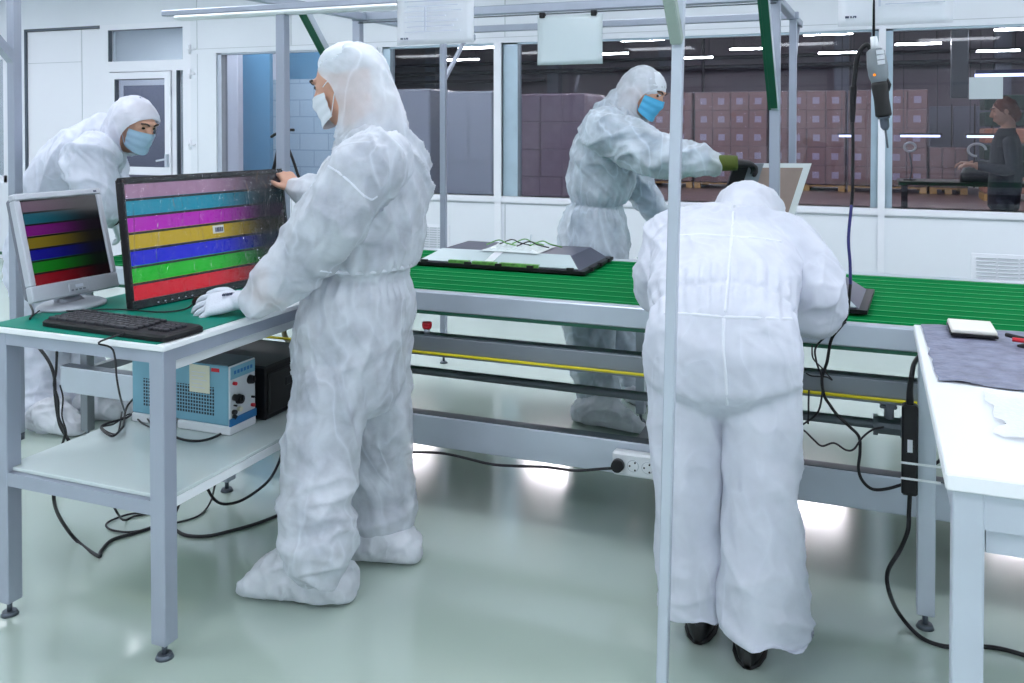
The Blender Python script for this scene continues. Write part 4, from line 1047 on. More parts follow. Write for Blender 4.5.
# keyboard
kb = thing('keyboard', 'black keyboard on the front edge of the left workbench', 'keyboard', (-2.17, 2.12, TZ))
ka, kbv, kc, kd = [atZ(x, y, TZ) for x, y in ((39, 326), (163, 343), (192, 330), (78, 315))]
kmid = (ka + kbv + kc + kd) / 4
kx = (kbv - ka).normalized(); ky = V((-kx.y, kx.x, 0)); KW = (kbv - ka).length; KD = .165
kc0 = ka + kx * (KW / 2) + ky * (KD / 2)
body = MB(); body.loft([(kc0 + V((0, 0, 0)), kx * KW / 2, ky * KD / 2), (kc0 + V((0, 0, .012)), kx * KW / 2, ky * KD / 2), (kc0 + V((0, 0, .018)), kx * (KW / 2 - .006), ky * (KD / 2 - .006))], 32, 14)
kbod = body.build('body', M['black'], kb)
keys = []
rows_ = [(.138, 15), (.112, 15), (.091, 15), (.070, 14), (.049, 14), (.028, 9)]
k0 = None; cnt = 0
for v, n_ in rows_:
    x = .012
    pitch_ = (KW * .74 - .012) / n_
    for i in range(n_):
        c = ka + kx * (x + pitch_ / 2) + ky * v + V((0, 0, .021)); x += pitch_
        keys.append((c, pitch_ - .0035, v > .13))
for v in (.112, .091, .070, .049):
    for i in range(4): keys.append((ka + kx * (KW * .79 + .019 * i + .01) + ky * v + V((0, 0, .021)), .0155, False))
proto = {}
for c, wd, small in keys[:98]:
    kk = (round(wd, 4), small)
    if kk not in proto:
        hd = .006 if small else .0078
        o = MB().obox(c, kx, ky, V((0, 0, 1)), wd / 2, hd, .005, .002).build('key', M['keydark'], kb); proto[kk] = (o, c)
    else:
        o0, c0 = proto[kk]; o = o0.copy(); C.objects.link(o); o.parent = kb; o.location = c - c0
cable('thin black cable of the keyboard hanging over the front of the left workbench', [kbv - kx * .15 + V((0, -.0, .012)), kbv - kx * .155 + V((0, -.085, .004)), atY(113, 350, 1.92), atY(117, 380, 1.92), atY(121, 400, 1.95), atZ(125, 412, .47)], .0028)
# mouse
c = atZ(208, 305, TZ)
ms = thing('mouse', 'black mouse under the white gloved hand', 'mouse', (c.x, c.y, TZ))
MB().loft([(c + V((0, 0, z)), V((.055 * k, .01 * k, 0)), V((-.006 * k, .031 * k, 0))) for z, k in ((0, .95), (.008, 1), (.018, .95), (.027, .75), (.032, .4))], 20, 2.4).build('shell', M['black'], ms, True)
MB().cyl(c + V((-.03, -.004, .027)), c + V((-.03, .004, .027)), .007).build('wheel', M['black_matte'], ms, True)
cable('mouse cable running across the green mat to the monitor foot', [c + V((-.055, 0, .006)), atZ(185, 309, TZ + .004), atZ(160, 312, TZ + .004), atZ(125, 309.5, TZ + .004), atZ(100, 309.5, TZ + .004), atZ(70, 311, TZ + .004), atZ(45, 309, TZ + .004), atZ(35, 314, TZ + .004), atZ(30, 318, TZ + .004)], .0024)
cable('thick black cable rising beside the monitor foot', [atZ(30, 319, TZ + .006), atZ(33, 312, TZ + .015), V((-2.60, 2.18, .93)), V((-2.57, 2.20, .97))], .0035)
# blue power supply on the shelf
SZ = .461
px0, px1, py0, py1, ph = -2.405, -1.982, 2.43, 2.565, .692
ps = thing('power_supply', 'pale blue bench power supply on the shelf of the left workbench', 'power supply', ((px0 + px1) / 2, 2.5, SZ))
MB().box((px0, py0, SZ + .03), (px1 - .006, py1, ph), .004).build('case', M['psu_blue'], ps)
MB().box((px0 + .002, py0 + .004, ph - .001), (px1 - .008, py1 - .002, ph + .003)).build('lid', M['psu_dark'], ps)
for nm, xa, xb in (('foot_plate', px0, px0 + .16), ('foot_plate', px1 - .22, px1 + .004)): MB().box((xa, py0 - .004, SZ), (xb, py1, SZ + .03), .004).build(nm, M['white_lam'], ps)
gv = MB().box((px0 + .055, py0 - .002, SZ + .058), (px1 - .065, py0 + .002, ph - .075)).build('vent_grille', M['grille'], ps)
MB().box((px1 - .006, py0, SZ + .03), (px1, py1, ph), .002).build('front_panel', M['psu_face'], ps)
MB().box((px1, py0 + .004, ph - .045), (px1 + .002, py1 - .004, ph - .004)).build('name_band', M['psu_blue'], ps)
q = MB()
for k in range(6): q.box((px1 + .002, py0 + .02 + k * .017, ph - .030), (px1 + .003, py0 + .031 + k * .017, ph - .018))
q.build('lettering', M['psu_stripe'], ps)
MB().box((px1 - .001, py0 - .002, SZ + .03), (px1 + .005, py1, SZ + .055)).build('blue_band', M['psu_stripe'], ps)
def knob(y, z, r_, m='black', n=20):
    MB().cyl((px1, y, z), (px1 + .016, y, z), r_, r_ * .85, n).box((px1 + .012, y - .002, z - r_ * .2), (px1 + .02, y + .002, z + r_ * .9)).build('knob', M[m], ps)
knob(py1 - .03, ph - .068, .016); knob(py0 + .045, SZ + .112, .017)
for y, z, r_, m in ((py0 + .02, ph - .06, .006, 'red'), (py0 + .022, ph - .108, .011, 'black'), (py0 + .022, ph - .135, .003, 'black'), (py0 + .018, SZ + .075, .008, 'black'), (py0 + .045, SZ + .078, .008, 'note'), (py0 + .018, SZ + .06, .006, 'black'), (py1 - .02, SZ + .072, .006, 'red'), (py1 - .02, SZ + .1, .004, 'black')):
    MB().cyl((px1, y, z), (px1 + .012, y, z), r_).build('terminal', M[m], ps, True)
MB().box((px1 - .075, py0 - .0015, ph - .022), (px1 - .042, py0, ph - .010)).build('red_badge', M['red'], ps)
r = solo('sticky_note', MB().box((px1 - .165, py0 - .004, ph - .098), (px1 - .080, py0 - .0025, ph - .004)), M['note'], 'yellowed paper note stuck on the blue power supply', 'note', (px1 - .12, py0, ph - .05))
nl = MB()
for k in range(5): nl.box((px1 - .155, py0 - .0046, ph - .03 - k * .013), (px1 - .155 + [.06, .05, .065, .045, .055][k], py0 - .004, ph - .028 - k * .013))
nl.build('handwriting', M['inkpale'], r)
# black case behind it
r = thing('computer_case', 'flat black computer case on the shelf behind the blue power supply', 'computer', (-2.1, 2.78, SZ))
MB().box((-2.40, 2.60, SZ), (-1.965, 2.935, SZ + .19), .006).build('case', M['black'], r)
MB().box((-1.966, 2.61, SZ + .02), (-1.955, 2.925, SZ + .165), .004).build('front_cover', M['black_matte'], r)
MB().box((-1.956, 2.70, SZ + .10), (-1.951, 2.92, SZ + .13), .002).build('drive_slot', M['black'], r)
# cables round the left bench
cable('black cable bundle hanging beside the rear left leg of the workbench', [atY(x, y, 2.6) for x, y in ((37, 345), (48, 360), (54, 375), (55, 392), (57, 410), (60, 425), (66, 436), (73, 447))], .0065, name='hanging_cable')
cable('second black cable twisted round the bundle at the left leg', [atY(x, y, 2.58) for x, y in ((57, 350), (56, 372), (54, 385), (58, 400), (59, 418), (65, 432), (62, 446), (61, 460))], .0048, name='hanging_cable')
cable('thin black cable beside the twisted bundle', [atY(x, y, 2.62) for x, y in ((60, 385), (63, 398), (62, 416), (66, 430), (68, 448))], .003, name='hanging_cable')
cable('black cable loop on the shelf left of the blue power supply', [V((px0 + .01, 2.5, .57)), atZ(128, 405, .475), atZ(124, 422, .475), atZ(122, 428, .475), atZ(112, 436, .475), atZ(101, 428, .475), atZ(108, 423, .475), atZ(126, 418, .475), atZ(134, 412, .475)], .004)
cable('thin black cable making a pointed loop on the glass shelf', [atZ(122, 412, .475), atZ(118, 432, .470), atZ(110, 433, .470), atZ(102, 427, .470), atZ(114, 424, .470), atZ(130, 414, .470), atZ(142, 423, .470), atZ(152, 427, .470), atZ(146, 415, .480), atZ(152, 409, .49)], .0028)
cable('black lead curving across the shelf from the power supply front', [V((px1 + .012, py0 + .02, SZ + .062)), atZ(226, 430, .468), atZ(212, 438, .468), atZ(196, 441, .468), atZ(178, 438, .468), atZ(160, 428, .468), atZ(148, 420, .468)], .0042)
cable('black cable dropping under the shelf to a bend on the floor', [atY(55, 483, 2.2), atY(54, 500, 2.2), atY(60, 518, 2.3), atZ(76, 540, .006), atZ(98, 556, .006), atZ(101, 551, .006), atZ(112, 540, .006), atZ(135, 533, .006), atZ(153, 527, .006), atZ(166, 522, .006), atZ(172, 527, .006), atZ(185, 535, .006), atZ(207, 536, .006), atZ(230, 531, .006), atZ(258, 523, .006), atZ(283, 513, .006), atZ(310, 500, .006)], .0062)
cable('thin black cable making an oval loop on the floor below the shelf', [atY(112, 503, 2.3), atY(118, 514, 2.3), atZ(124, 520, .02), atZ(135, 516, .006), atZ(150, 513, .006), atZ(130, 514, .006), atZ(112, 520, .006), atZ(106, 525, .006), atZ(112, 530, .006), atZ(130, 532, .006), atZ(152, 528, .006), atZ(175, 523, .006), atZ(198, 516, .006), atZ(210, 503, .02), atZ(215, 485, .15)], .0038)
cable('black cable with a small clip hanging below the shelf corner', [atY(186, 481, 2.3), atY(182, 496, 2.3), atY(180, 502, 2.3), atY(176, 512, 2.3), atZ(170, 522, .006)], lambda t: .0075 if .35 < t < .5 else .004)
cable('black cable drooping from the shelf towards the man\'s trouser leg', [atY(199, 474, 2.55), atY(206, 486, 2.55), atY(214, 499, 2.55), atY(224, 504, 2.6), atY(240, 501, 2.65), atY(258, 490, 2.7), atY(272, 476, 2.7), atY(282, 452, 2.7), atY(281, 430, 2.7)], .0052)
# gear behind the bench: hose, hoist pole, blue air hose
r = thing('air_tool', 'small air tool with a pale blue hose loop behind the left workbench', 'tool', V((-2.2, 3.3, .55)))
Yh = 3.3
MB().cyl(atY(279, 379, Yh), atY(300, 380, Yh), .016).build('tool_body', M['alu_dark'], r, True)
MB().cyl(atY(272, 378, Yh), atY(280, 379, Yh), .022).cyl(atY(268, 377, Yh), atY(273, 378, Yh), .012).build('tool_head', M['black'], r, True)
MB().tube([atY(x, y, Yh) for x, y in ((273, 378), (266, 380), (264, 386), (267, 392), (275, 395), (284, 395), (300, 392), (315, 390))], .010).build('hose', M['bluehose'], r, True)
MB().tube([atY(x, y, Yh) for x, y in ((276, 386), (274, 393), (270, 402))], .004).build('wire', M['alu_dark'], r, True)
MB().tube([atY(x, y, Yh) for x, y in ((280, 386), (283, 394), (286, 400))], .004).build('wire', M['alu_dark'], r, True)
MB().tube([atY(x, y, Yh) for x, y in ((285, 358), (281, 370), (278, 378))], .004).build('wire', M['cablegrey'], r, True)
cable('thin grey wire curving behind the left workbench', [atY(x, y, Yh) for x, y in ((270, 344), (276, 348), (281, 354))], .004, 'cablegrey', 'wire')
solo('grey_pole', MB().cyl(V((-2.2, 3.45, .5)), V((-2.2, 3.45, .79)), .022), M['cablebeige'], 'short beige pole under the conveyor beside the tall man', 'pole', (-2.2, 3.45, .5), smooth=True)
cable('dark beige hose sloping behind the man from under the conveyor', [atY(x, y, 3.4) for x, y in ((283, 322), (285, 336), (292, 344), (305, 350), (320, 356))], .012, 'cablebeige', 'hose')
cable('grey hose sloping down behind the blue power supply', [atY(x, y, 3.35) for x, y in ((226, 330), (234, 341), (250, 356), (263, 368), (280, 380))], .008, 'cablegrey', 'hose')
# black strap / hook on the near post
r = thing('hanging_strap', 'black strap hanging round the aluminium post beside the tall man', 'strap', atY(283, 135, 3.13))
MB().tube([atY(x, y, 3.14) for x, y in ((271, 137), (276, 134), (283, 132), (290, 130), (294, 130))], .006).build('hook', M['black'], r, True)
MB().tube([atY(x, y, 3.14) for x, y in ((279, 145), (276, 160), (273, 172))], .008).build('strap', M['black'], r, True)
MB().tube([atY(x, y, 3.16) for x, y in ((287, 145), (293, 160), (298, 175), (301, 182))], .006).build('strap', M['black'], r, True)

# ------------------------------------------------------------------ people
def remesh_obj(mb, voxel, smooth_it=4, disp=None):
    me = bpy.data.meshes.new('tmp'); me.from_pydata(mb.v, [], mb.f); me.update()
    bm = bmesh.new(); bm.from_mesh(me); bmesh.ops.recalc_face_normals(bm, faces=bm.faces); bm.to_mesh(me); bm.free()
    o = bpy.data.objects.new('tmp', me); C.objects.link(o)
    md = o.modifiers.new('r', 'REMESH'); md.mode = 'VOXEL'; md.voxel_size = voxel; md.adaptivity = 0
    if smooth_it:
        sm_ = o.modifiers.new('s', 'SMOOTH'); sm_.factor = .5; sm_.iterations = smooth_it
    dg = bpy.context.evaluated_depsgraph_get(); ev = o.evaluated_get(dg)
    m2 = bpy.data.meshes.new_from_object(ev)
    bpy.data.objects.remove(o); bpy.data.meshes.remove(me)
    if disp:
        nr = [V(v.normal) for v in m2.vertices]
        for v, n_ in zip(m2.vertices, nr): v.co += disp(V(v.co), n_)
        m2.update()
    for p in m2.polygons: p.use_smooth = True
    return m2

def put(name, me, m, parent):
    off = V((0, 0, 0)); p = parent
    while p is not None: off = off + p.location; p = p.parent
    for v in me.vertices: v.co -= off
    me.name = name
    for mm in (m if isinstance(m, list) else [m]): me.materials.append(mm)
    o = bpy.data.objects.new(name, me); C.objects.link(o); o.parent = parent
    return o

def tubering(mb, nodes, side, n=20, power=2.0, k=1.0):
    """nodes: (point, a along side, b across side); rings perpendicular to the path"""
    pts = [V(q[0]) for q in nodes]; rings = []
    for i, q in enumerate(nodes):
        d = (pts[min(i + 1, len(pts) - 1)] - pts[max(i - 1, 0)]).normalized()
        s_ = V(side); s_ = (s_ - d * s_.dot(d)).normalized(); f_ = d.cross(s_)
        rings.append((pts[i], s_ * q[1] * k, f_ * q[2] * k))
    # dense interpolation so that curves read smooth
    out = []
    for i in range(len(rings) - 1):
        for j in range(4):
            t = j / 4
            out.append(tuple(rings[i][c].lerp(rings[i + 1][c], t) for c in range(3)))
    out.append(rings[-1])
    mb.loft(out, n, power)
    c, a, b = rings[0]; d = (pts[1] - pts[0]).normalized(); mb.loft([(c - d * a.length * .35 * s2, a * k2, b * k2) for s2, k2 in ((1, .35), (.75, .7), (0, 1))], n, power)
    c, a, b = rings[-1]; d = (pts[-1] - pts[-2]).normalized(); mb.loft([(c + d * a.length * .35 * s2, a * k2, b * k2) for s2, k2 in ((0, 1), (.75, .7), (1, .35))], n, power)

def limb(mb, nodes, k=1.0, n=16):
    """round limb, nodes: (point, radius)"""
    pts = [V(q[0]) for q in nodes]
    P_ = [pts[0] * 2 - pts[1]] + pts + [pts[-1] * 2 - pts[-2]]
    cp = []; cr = []
    for i in range(1, len(P_) - 2):
        for j in range(6):
            t = j / 6; a, b, c, d = P_[i - 1], P_[i], P_[i + 1], P_[i + 2]
            q = .5 * ((2 * b) + (c - a) * t + (2 * a - 5 * b + 4 * c - d) * t * t + (3 * b - a - 3 * c + d) * t ** 3)
            cp.append(q.lerp(b.lerp(c, t), .4)); cr.append(nodes[i - 1][1] * (1 - t) + nodes[i][1] * t)
    cp.append(pts[-1]); cr.append(nodes[-1][1])
    m = len(cp)
    mb.tube(cp, lambda t: cr[min(m - 1, int(round(t * (m - 1))))] * k, n, 0)
    mb.ball(cp[0], cr[0] * k * .98); mb.ball(cp[-1], cr[-1] * k * .98)

def hand(mb, wrist, d, palm_n, side, curl=(.35, .45, .35), sc=1.0, spread=.06, grow=0.0, thumb=.7):
    """palm, four unequal jointed fingers and a thumb leaving the palm's side. d: towards the fingers, palm_n: out of the palm, side: towards the thumb"""
    d = V(d).normalized(); pn = V(palm_n); pn = (pn - d * pn.dot(d)).normalized(); sd_ = d.cross(pn); 
    if sd_.dot(V(side)) < 0: sd_ = -sd_
    w = V(wrist)
    mb.loft([(w - d * .02, sd_ * (.027 + grow), pn * (.020 + grow)), (w + d * .015, sd_ * (.031 + grow) * sc, pn * (.019 + grow)), (w + d * .05 * sc, sd_ * (.040 + grow) * sc, pn * (.017 + grow)), (w + d * .085 * sc, sd_ * (.042 + grow) * sc, pn * (.0145 + grow)), (w + d * .098 * sc, sd_ * (.038 + grow) * sc, pn * (.010 + grow))], 18, 2.6)
    for i, (off, L_) in enumerate(((.0325, .072), (.011, .082), (-.011, .076), (-.0325, .060))):
        base = w + d * (.088 - .004 * abs(i - 1.2)) * sc + sd_ * off * sc
        ang = 0; p = base; pts = [base - d * .025 * sc, base]
        fd = (d + sd_ * spread * (1.3 - i)).normalized()
        for j, fr_ in enumerate((.46, .30, .24)):
            ang += curl[j] * (1 + .08 * i)
            p = p + (fd * math.cos(ang) + pn * math.sin(ang)) * L_ * fr_ * sc; pts.append(p)
        r0 = .0084 * sc + grow
        limb(mb, list(zip(pts, (r0, r0, r0 * .95, r0 * .88, r0 * .76))), 1, 10)
    b0 = w + d * .022 * sc + sd_ * .024 * sc + pn * .004
    t1 = b0 + (d * .62 + sd_ * .72 + pn * .25 * thumb).normalized() * .042 * sc
    t2 = t1 + (d * .85 + sd_ * .32 + pn * .35 * thumb).normalized() * .034 * sc
    t3 = t2 + (d * .9 + sd_ * .05 + pn * .45 * thumb).normalized() * .028 * sc
    limb(mb, [(b0, .015 * sc + grow), (t1, .0115 * sc + grow), (t2, .0105 * sc + grow), (t3, .0082 * sc + grow)], 1, 10)

def ridge(p, k):
    return 1 - min(1, abs(noise.noise(p * k)) * 2.0)

class Fig:
    def __init__(s, label, loc, group=None):
        s.r = thing('person', label, 'person', loc, group)
        s.bones = []      # (a, b, amp, along scale, cross scale, bunch)
        s.pinch = []      # waist: (centre, axis, radius)
    def fold(s, a, b, amp=.012, along=3.5, cross=13, bunch=0): s.bones.append((V(a), V(b), amp * 1.45, along, cross, bunch))
    def disp(s, p, n):
        tot = 0; acc = 0
        for i, (a, b, amp, al, cr_, bunch) in enumerate(s.bones):
            ab = b - a; t = max(-.15, min(1.15, (p - a).dot(ab) / ab.length_squared)); dist = (p - (a + ab * t)).length + .03
            w = dist ** -5
            ax = ab.normalized(); rel = p - a; x = rel.dot(ax); perp = rel - ax * x
            e1 = ax.orthogonal().normalized(); e2 = ax.cross(e1); tw = t * 1.3 + i
            px_, py_ = perp.dot(e1), perp.dot(e2)
            perp = e1 * (px_ * math.cos(tw) - py_ * math.sin(tw)) + e2 * (px_ * math.sin(tw) + py_ * math.cos(tw))
            q = perp * (cr_ * .85) + ax * (x * al * .75) + V((i * 3.1, i * 1.7, 0)) + noise.noise_vector(p * 3) * .30
            f = (1 - min(1, abs(noise.noise(q)) * 2.3)) ** 2.4 * 1.35 + (1 - min(1, abs(noise.noise(q * 1.9 + V((4, 7, 1)))) * 2.6)) ** 2.6 * .5
            f += .35 * noise.noise(p * 4 + V((i, 2, 3)))
            if bunch:
                q2 = perp * 4.5 + ax * (x * 11) + noise.noise_vector(p * 4) * .8
                f = f * (1 - bunch) + bunch * ((1 - min(1, abs(noise.noise(q2)) * 2.3)) ** 1.6 * 1.5)
            tot += w * amp * f; acc += w
        dd = tot / acc if acc else 0
        for c, ax, rad in s.pinch:
            h = (p - c).dot(ax); r_ = (p - c - ax * h)
            if abs(h) < .16 and r_.length < rad:
                g = math.exp(-(h / .075) ** 2)
                u = ax.orthogonal().normalized(); v = ax.cross(u); ang = math.atan2(r_.dot(v), r_.dot(u))
                pl_ = math.sin(ang * 27 + 2.5 * noise.noise(p * 4 + V((9, 0, 0))))
                dd = dd * (1 - .7 * g) + .007 * pl_ * g * min(1, abs(h) / .015) - .006 * math.exp(-(h / .012) ** 2)
        return n * dd

def head(mb, c, fwd, up, sc=1.0):
    """egg-shaped head with brow, nose, lips, chin and ears, grown into the neck"""
    f = V(fwd).normalized(); u = (V(up) - f * V(up).dot(f)).normalized(); s_ = f.cross(u)
    def q(x, y, z): return c + (s_ * x + f * y + u * z) * sc
    mb.ball(q(0, -.012, .025), (.076 * sc, .094 * sc, .098 * sc), (s_, f, u), 20, 14)
    mb.loft([(q(0, .022, -.118), s_ * .020, f * .022), (q(0, .024, -.108), s_ * .036, f * .038), (q(0, .016, -.075), s_ * .056, f * .066), (q(0, .006, -.03), s_ * .066, f * .083), (q(0, .0, .02), s_ * .070, f * .090)], 20)
    mb.loft([(q(0, .088, .028), s_ * .006, f * .008), (q(0, .098, .005), s_ * .009, f * .012), (q(0, .106, -.022), s_ * .015, f * .017), (q(0, .098, -.032), s_ * .016, f * .012)], 10)
    mb.ball(q(0, .078, .046), (.052, .018, .010), (s_, f, u))
    mb.ball(q(0, .086, -.058), (.022, .012, .006), (s_, f, u)); mb.ball(q(0, .084, -.071), (.019, .012, .006), (s_, f, u))
    for k in (-1, 1):
        mb.ball(q(.032 * k, .072, -.02), (.022, .018, .02), (s_, f, u))
        mb.ball(q(.078 * k, -.012, 0), (.008, .02, .032), (s_, f, u))
        mb.ball(q(.031 * k, .071, .024), (.014, .012, .009), (s_, f, u))
    return q, s_, f, u

def face_marks(q, s_, f, u, parent, sc=1.0):
    for k in (-1, 1):
        MB().ball(q(.031 * k, .0785, .023), (.010, .0065, .006), (s_, f, u), 12, 8).build('eye', M['eye'], parent, True)
        MB().tube([q(.013 * k, .0935, .042), q(.032 * k, .0915, .050), q(.052 * k, .076, .045)], .0042, 6).build('eyebrow', M['brow'], parent, True)

def hood(q, fwd, up, side, c, collar, m, parent, open_=(.95, .085, -.07), bulk=1.12, back=.0, seed=0, closed=False, setback=.014, low_back=0):
    """thin hood: shell round the head with a face opening, falling to the collar"""
    f = V(fwd).normalized(); u = (V(up) - f * V(up).dot(f)).normalized(); s_ = f.cross(u)
    nz, na = 34, 56; col_c, col_r = collar
    prof = [(-.24, .10, .105, -.03), (-.16, .096, .105, -.03), (-.12, .094, .108, -.022), (-.07, .094, .112, -.012), (-.02, .093, .112, -.008), (.03, .092, .110, -.01), (.07, .085, .100, -.012), (.105, .062, .074, -.016), (.128, .034, .04, -.02), (.136, .004, .005, -.02)]
    vs = []; op, zt, zb = open_
    for i in range(nz + 1):
        t = i / nz * (len(prof) - 1); k = min(int(t), len(prof) - 2); w = t - k
        z, a, b, y0 = [prof[k][j] * (1 - w) + prof[k + 1][j] * w for j in range(4)]
        th = 0
        if zb < z < zt: th = op * math.sin(PI * ((z - zb) / (zt - zb)) ** .8) ** .38
        th = 0 if closed else th
        for j in range(na + 1):
            ang = th + (2 * PI - 2 * th) * j / na
            x_, y_ = math.sin(ang) * a * bulk, math.cos(ang) * b * bulk + y0 - setback
            if math.cos(ang) < 0: y_ += back * math.cos(ang) * max(0, min(1, (.09 - z) / .24))
            p = c + s_ * x_ + f * y_ + u * z
            low = max(0, min(1, (-.08 - z) / .16))
            if low > 0:
                tgt = V(col_c) + s_ * math.sin(ang) * col_r + f * math.cos(ang) * (col_r * .9 + (low_back if math.cos(ang) < 0 else 0))
                p = p.lerp(tgt, low ** 1.1)
            nrm = (s_ * math.sin(ang) + f * math.cos(ang))
            qn = p * 16 + V((seed, 0, 0)); qn.z *= .5
            rg = (1 - min(1, abs(noise.noise(qn)) * 2.3)) ** 2 * .008 + .004 * noise.noise(p * 30) + (1 - min(1, abs(noise.noise(qn * 2.2)) * 2.2)) ** 2 * .003
            vs.append(p + nrm * rg)
    fs = [(i * (na + 1) + j, i * (na + 1) + j + 1, (i + 1) * (na + 1) + j + 1, (i + 1) * (na + 1) + j) for i in range(nz) for j in range(na)]
    o = MB().add(vs, fs).build('hood', m, parent, True)
    return o

def mask(q, m, parent, seed=0, zt=.008, zb=-.112):
    nz, na = 14, 30; vs = []
    for i in range(nz + 1):
        v = i / nz; z = zb + (zt - zb) * v
        for j in range(na + 1):
            a = -1.28 + 2.56 * j / na
            rx = .080 - .012 * (1 - v) ** 2; ry = .100 - .004 * (1 - v)
            bump_ = math.exp(-(a / .28) ** 2) * (.016 * math.exp(-((v - .78) / .3) ** 2))
            pleat = .0016 * math.sin(v * 2 * PI * 3)
            zz = z * (1 - .25 * (abs(a) / 1.28) ** 2 * (1 if z < 0 else .4)) - .006 * (abs(a) / 1.28) ** 2
            vs.append(q(math.sin(a) * (rx + pleat), math.cos(a) * (ry + pleat) + .006 + bump_, zz))
    fs = [(i * (na + 1) + j, i * (na + 1) + j + 1, (i + 1) * (na + 1) + j + 1, (i + 1) * (na + 1) + j) for i in range(nz) for j in range(na)]
    o = MB().add(vs, fs).build('face_mask', m, parent, True)
    for k in (-1, 1):
        MB().tube([q(.077 * k, .034, .008), q(.083 * k, .005, .02), q(.086 * k, -.02, .01)], .0016, 6).tube([q(.068 * k, .034, -.085), q(.082 * k, .0, -.03), q(.086 * k, -.02, -.002)], .0016, 6).build('ear_loop', m, o, True)
    return o

def shoe_cover(pa, toe, side, wid, top, topr, m, parent, heel=.09, hgt=.11, seed=0, name='shoe_cover'):
    """loose cloth bag over the shoe: pa = ankle on floor, toe = floor point, top = where it ends on the shin"""
    pa, toe, top = V(pa), V(toe), V(top); d = (toe - pa); L_ = d.length; d.normalize(); s_ = V(side).normalized()
    mb = MB()
    st = [(-heel, .3, .05, .35), (-heel * .8, .75, .10, .7), (0, .95, hgt * 1.15, .9), (L_ * .35, 1.0, hgt * .95, 1), (L_ * .65, .95, hgt * .62, 1), (L_ * .9, .7, hgt * .36, .9), (L_ * 1.0, .3, .02, .5)]
    rings = []
    for x, w, h, _ in st:
        c = pa + d * x; rings.append((V((c.x, c.y, h / 2 + .004)), s_ * wid * w, V((0, 0, h / 2))))
    out = []
    for i in range(len(rings) - 1):
        for j in range(3): out.append(tuple(rings[i][k].lerp(rings[i + 1][k], j / 3) for k in range(3)))
    out.append(rings[-1]); mb.loft(out, 20, 2.6)
    a0 = V((pa.x, pa.y, .05)) + d * .03
    tubering(mb, [(a0, wid * .95, .11), (a0.lerp(top, .4), wid * .9, .10), (a0.lerp(top, .75), topr, topr), (top, topr * 1.02, topr * 1.02)], s_)
    def dsp(p, n_):
        if p.z < .02: return V((0, 0, 0))
        qn = V((p.x * 12, p.y * 12, p.z * 9)) + noise.noise_vector(p * 7) * 1.2 + V((seed, 0, 0))
        e = (1 - min(1, abs(noise.noise(qn)) * 2.2)) ** 1.7 * .015 + (1 - min(1, abs(noise.noise(qn * 2.3)) * 2.2)) ** 2 * .006 - .006
        return n_ * e * min(1, p.z / .06)
    return put(name, remesh_obj(mb, .0095, 5, dsp), m, parent)

def body_build(fig, torso, side, limbs, headinfo, hands, mats, skin_test, k=.80, necknodes=None):
    mb = MB()
    tubering(mb, torso, side, 20, 2.2, k)
    for l in limbs: limb(mb, l, k)
    q = None
    if headinfo:
        c, fwd, up, sc = headinfo
        q, s_, f, u = head(mb, V(c), fwd, up, sc)
        nk = V(torso[-1][0])
        limb(mb, [(nk - u * .05, .07), (q(0, -.03, -.10), .056), (q(0, -.02, -.03), .058)])
    for h in hands: hand(mb, *h[0], grow=h[2] if len(h) > 2 else 0, **h[1])
    me = remesh_obj(mb, .0065, 3)
    o = put('body', me, mats, fig.r)
    off = fig.r.location
    for p in me.polygons:
        p.material_index = 1 if skin_test(p.center + off) else 0
    if headinfo:
        face_marks(q, s_, f, u, o)
        return o, q, s_, f, u
    return o

from mathutils.bvhtree import BVHTree
def seamer(ov, fg, m):
    off = fg.r.location
    bvh = BVHTree.FromPolygons([v.co + off for v in ov.data.vertices], [tuple(p.vertices) for p in ov.data.polygons])
    def seam(pix, name='seam', r=.0058, sink=.0034, it=3):
        pts = []
        for i in range(len(pix) - 1):
            for k in range(10):
                x = pix[i][0] + (pix[i + 1][0] - pix[i][0]) * k / 10; y_ = pix[i][1] + (pix[i + 1][1] - pix[i][1]) * k / 10
                h = bvh.ray_cast(V((0, 0, CAM_H)), ray(x, y_).normalized())
                if h[0] is not None and (not pts or (h[0] - pts[-1]).length < .12): pts.append(h[0] - h[1] * sink)
        if len(pts) > 3:
            for _ in range(it): pts = [pts[0]] + [(pts[i - 1] + pts[i] * 2 + pts[i + 1]) / 4 for i in range(1, len(pts) - 1)] + [pts[-1]]
            MB().tube(pts, r, 8, 1).build(name, m, ov, True)
    return seam

# ---- man with the television -------------------------------------------------
Yt = 2.58
fig = Fig('tall person in white hooded overalls holding the television and using the mouse', (-1.6, 2.55, 0))
side = V((0, -1, 0))
torso = [(atY(352, 392, Yt), .185, .15), (atY(353, 350, Yt), .205, .165), (atY(357, 312, Yt), .205, .165), (atY(362, 286, Yt), .192, .148), (atY(364, 271, Yt), .168, .124), (atY(367, 254, Yt), .202, .152), (atY(372, 215, Yt), .215, .155), (atY(378, 182, Yt), .215, .150), (atY(379, 161, Yt), .19, .132), (atY(376, 146, Yt), .145, .110), (atY(368, 131, Yt), .09, .09)]
legL = [(atY(338, 380, 2.47), .120), (atY(329, 410, 2.45), .116), (atY(321, 455, 2.42), .110), (atY(317, 500, 2.38), .104), (atY(316, 525, 2.37), .112), (atY(318, 542, 2.36), .104), (atY(319, 556, 2.36), .085)]
legR = [(atY(372, 380, 2.68), .120), (atY(379, 420, 2.72), .110), (atY(379, 460, 2.74), .104), (atY(380, 492, 2.75), .108), (atY(380, 514, 2.75), .122), (atY(380, 530, 2.75), .105), (atY(381, 541, 2.75), .085)]
shL, elL, wrL = atY(362, 172, 2.36), atY(306, 258, 2.34), atZ(257, 303, LZ + .055)
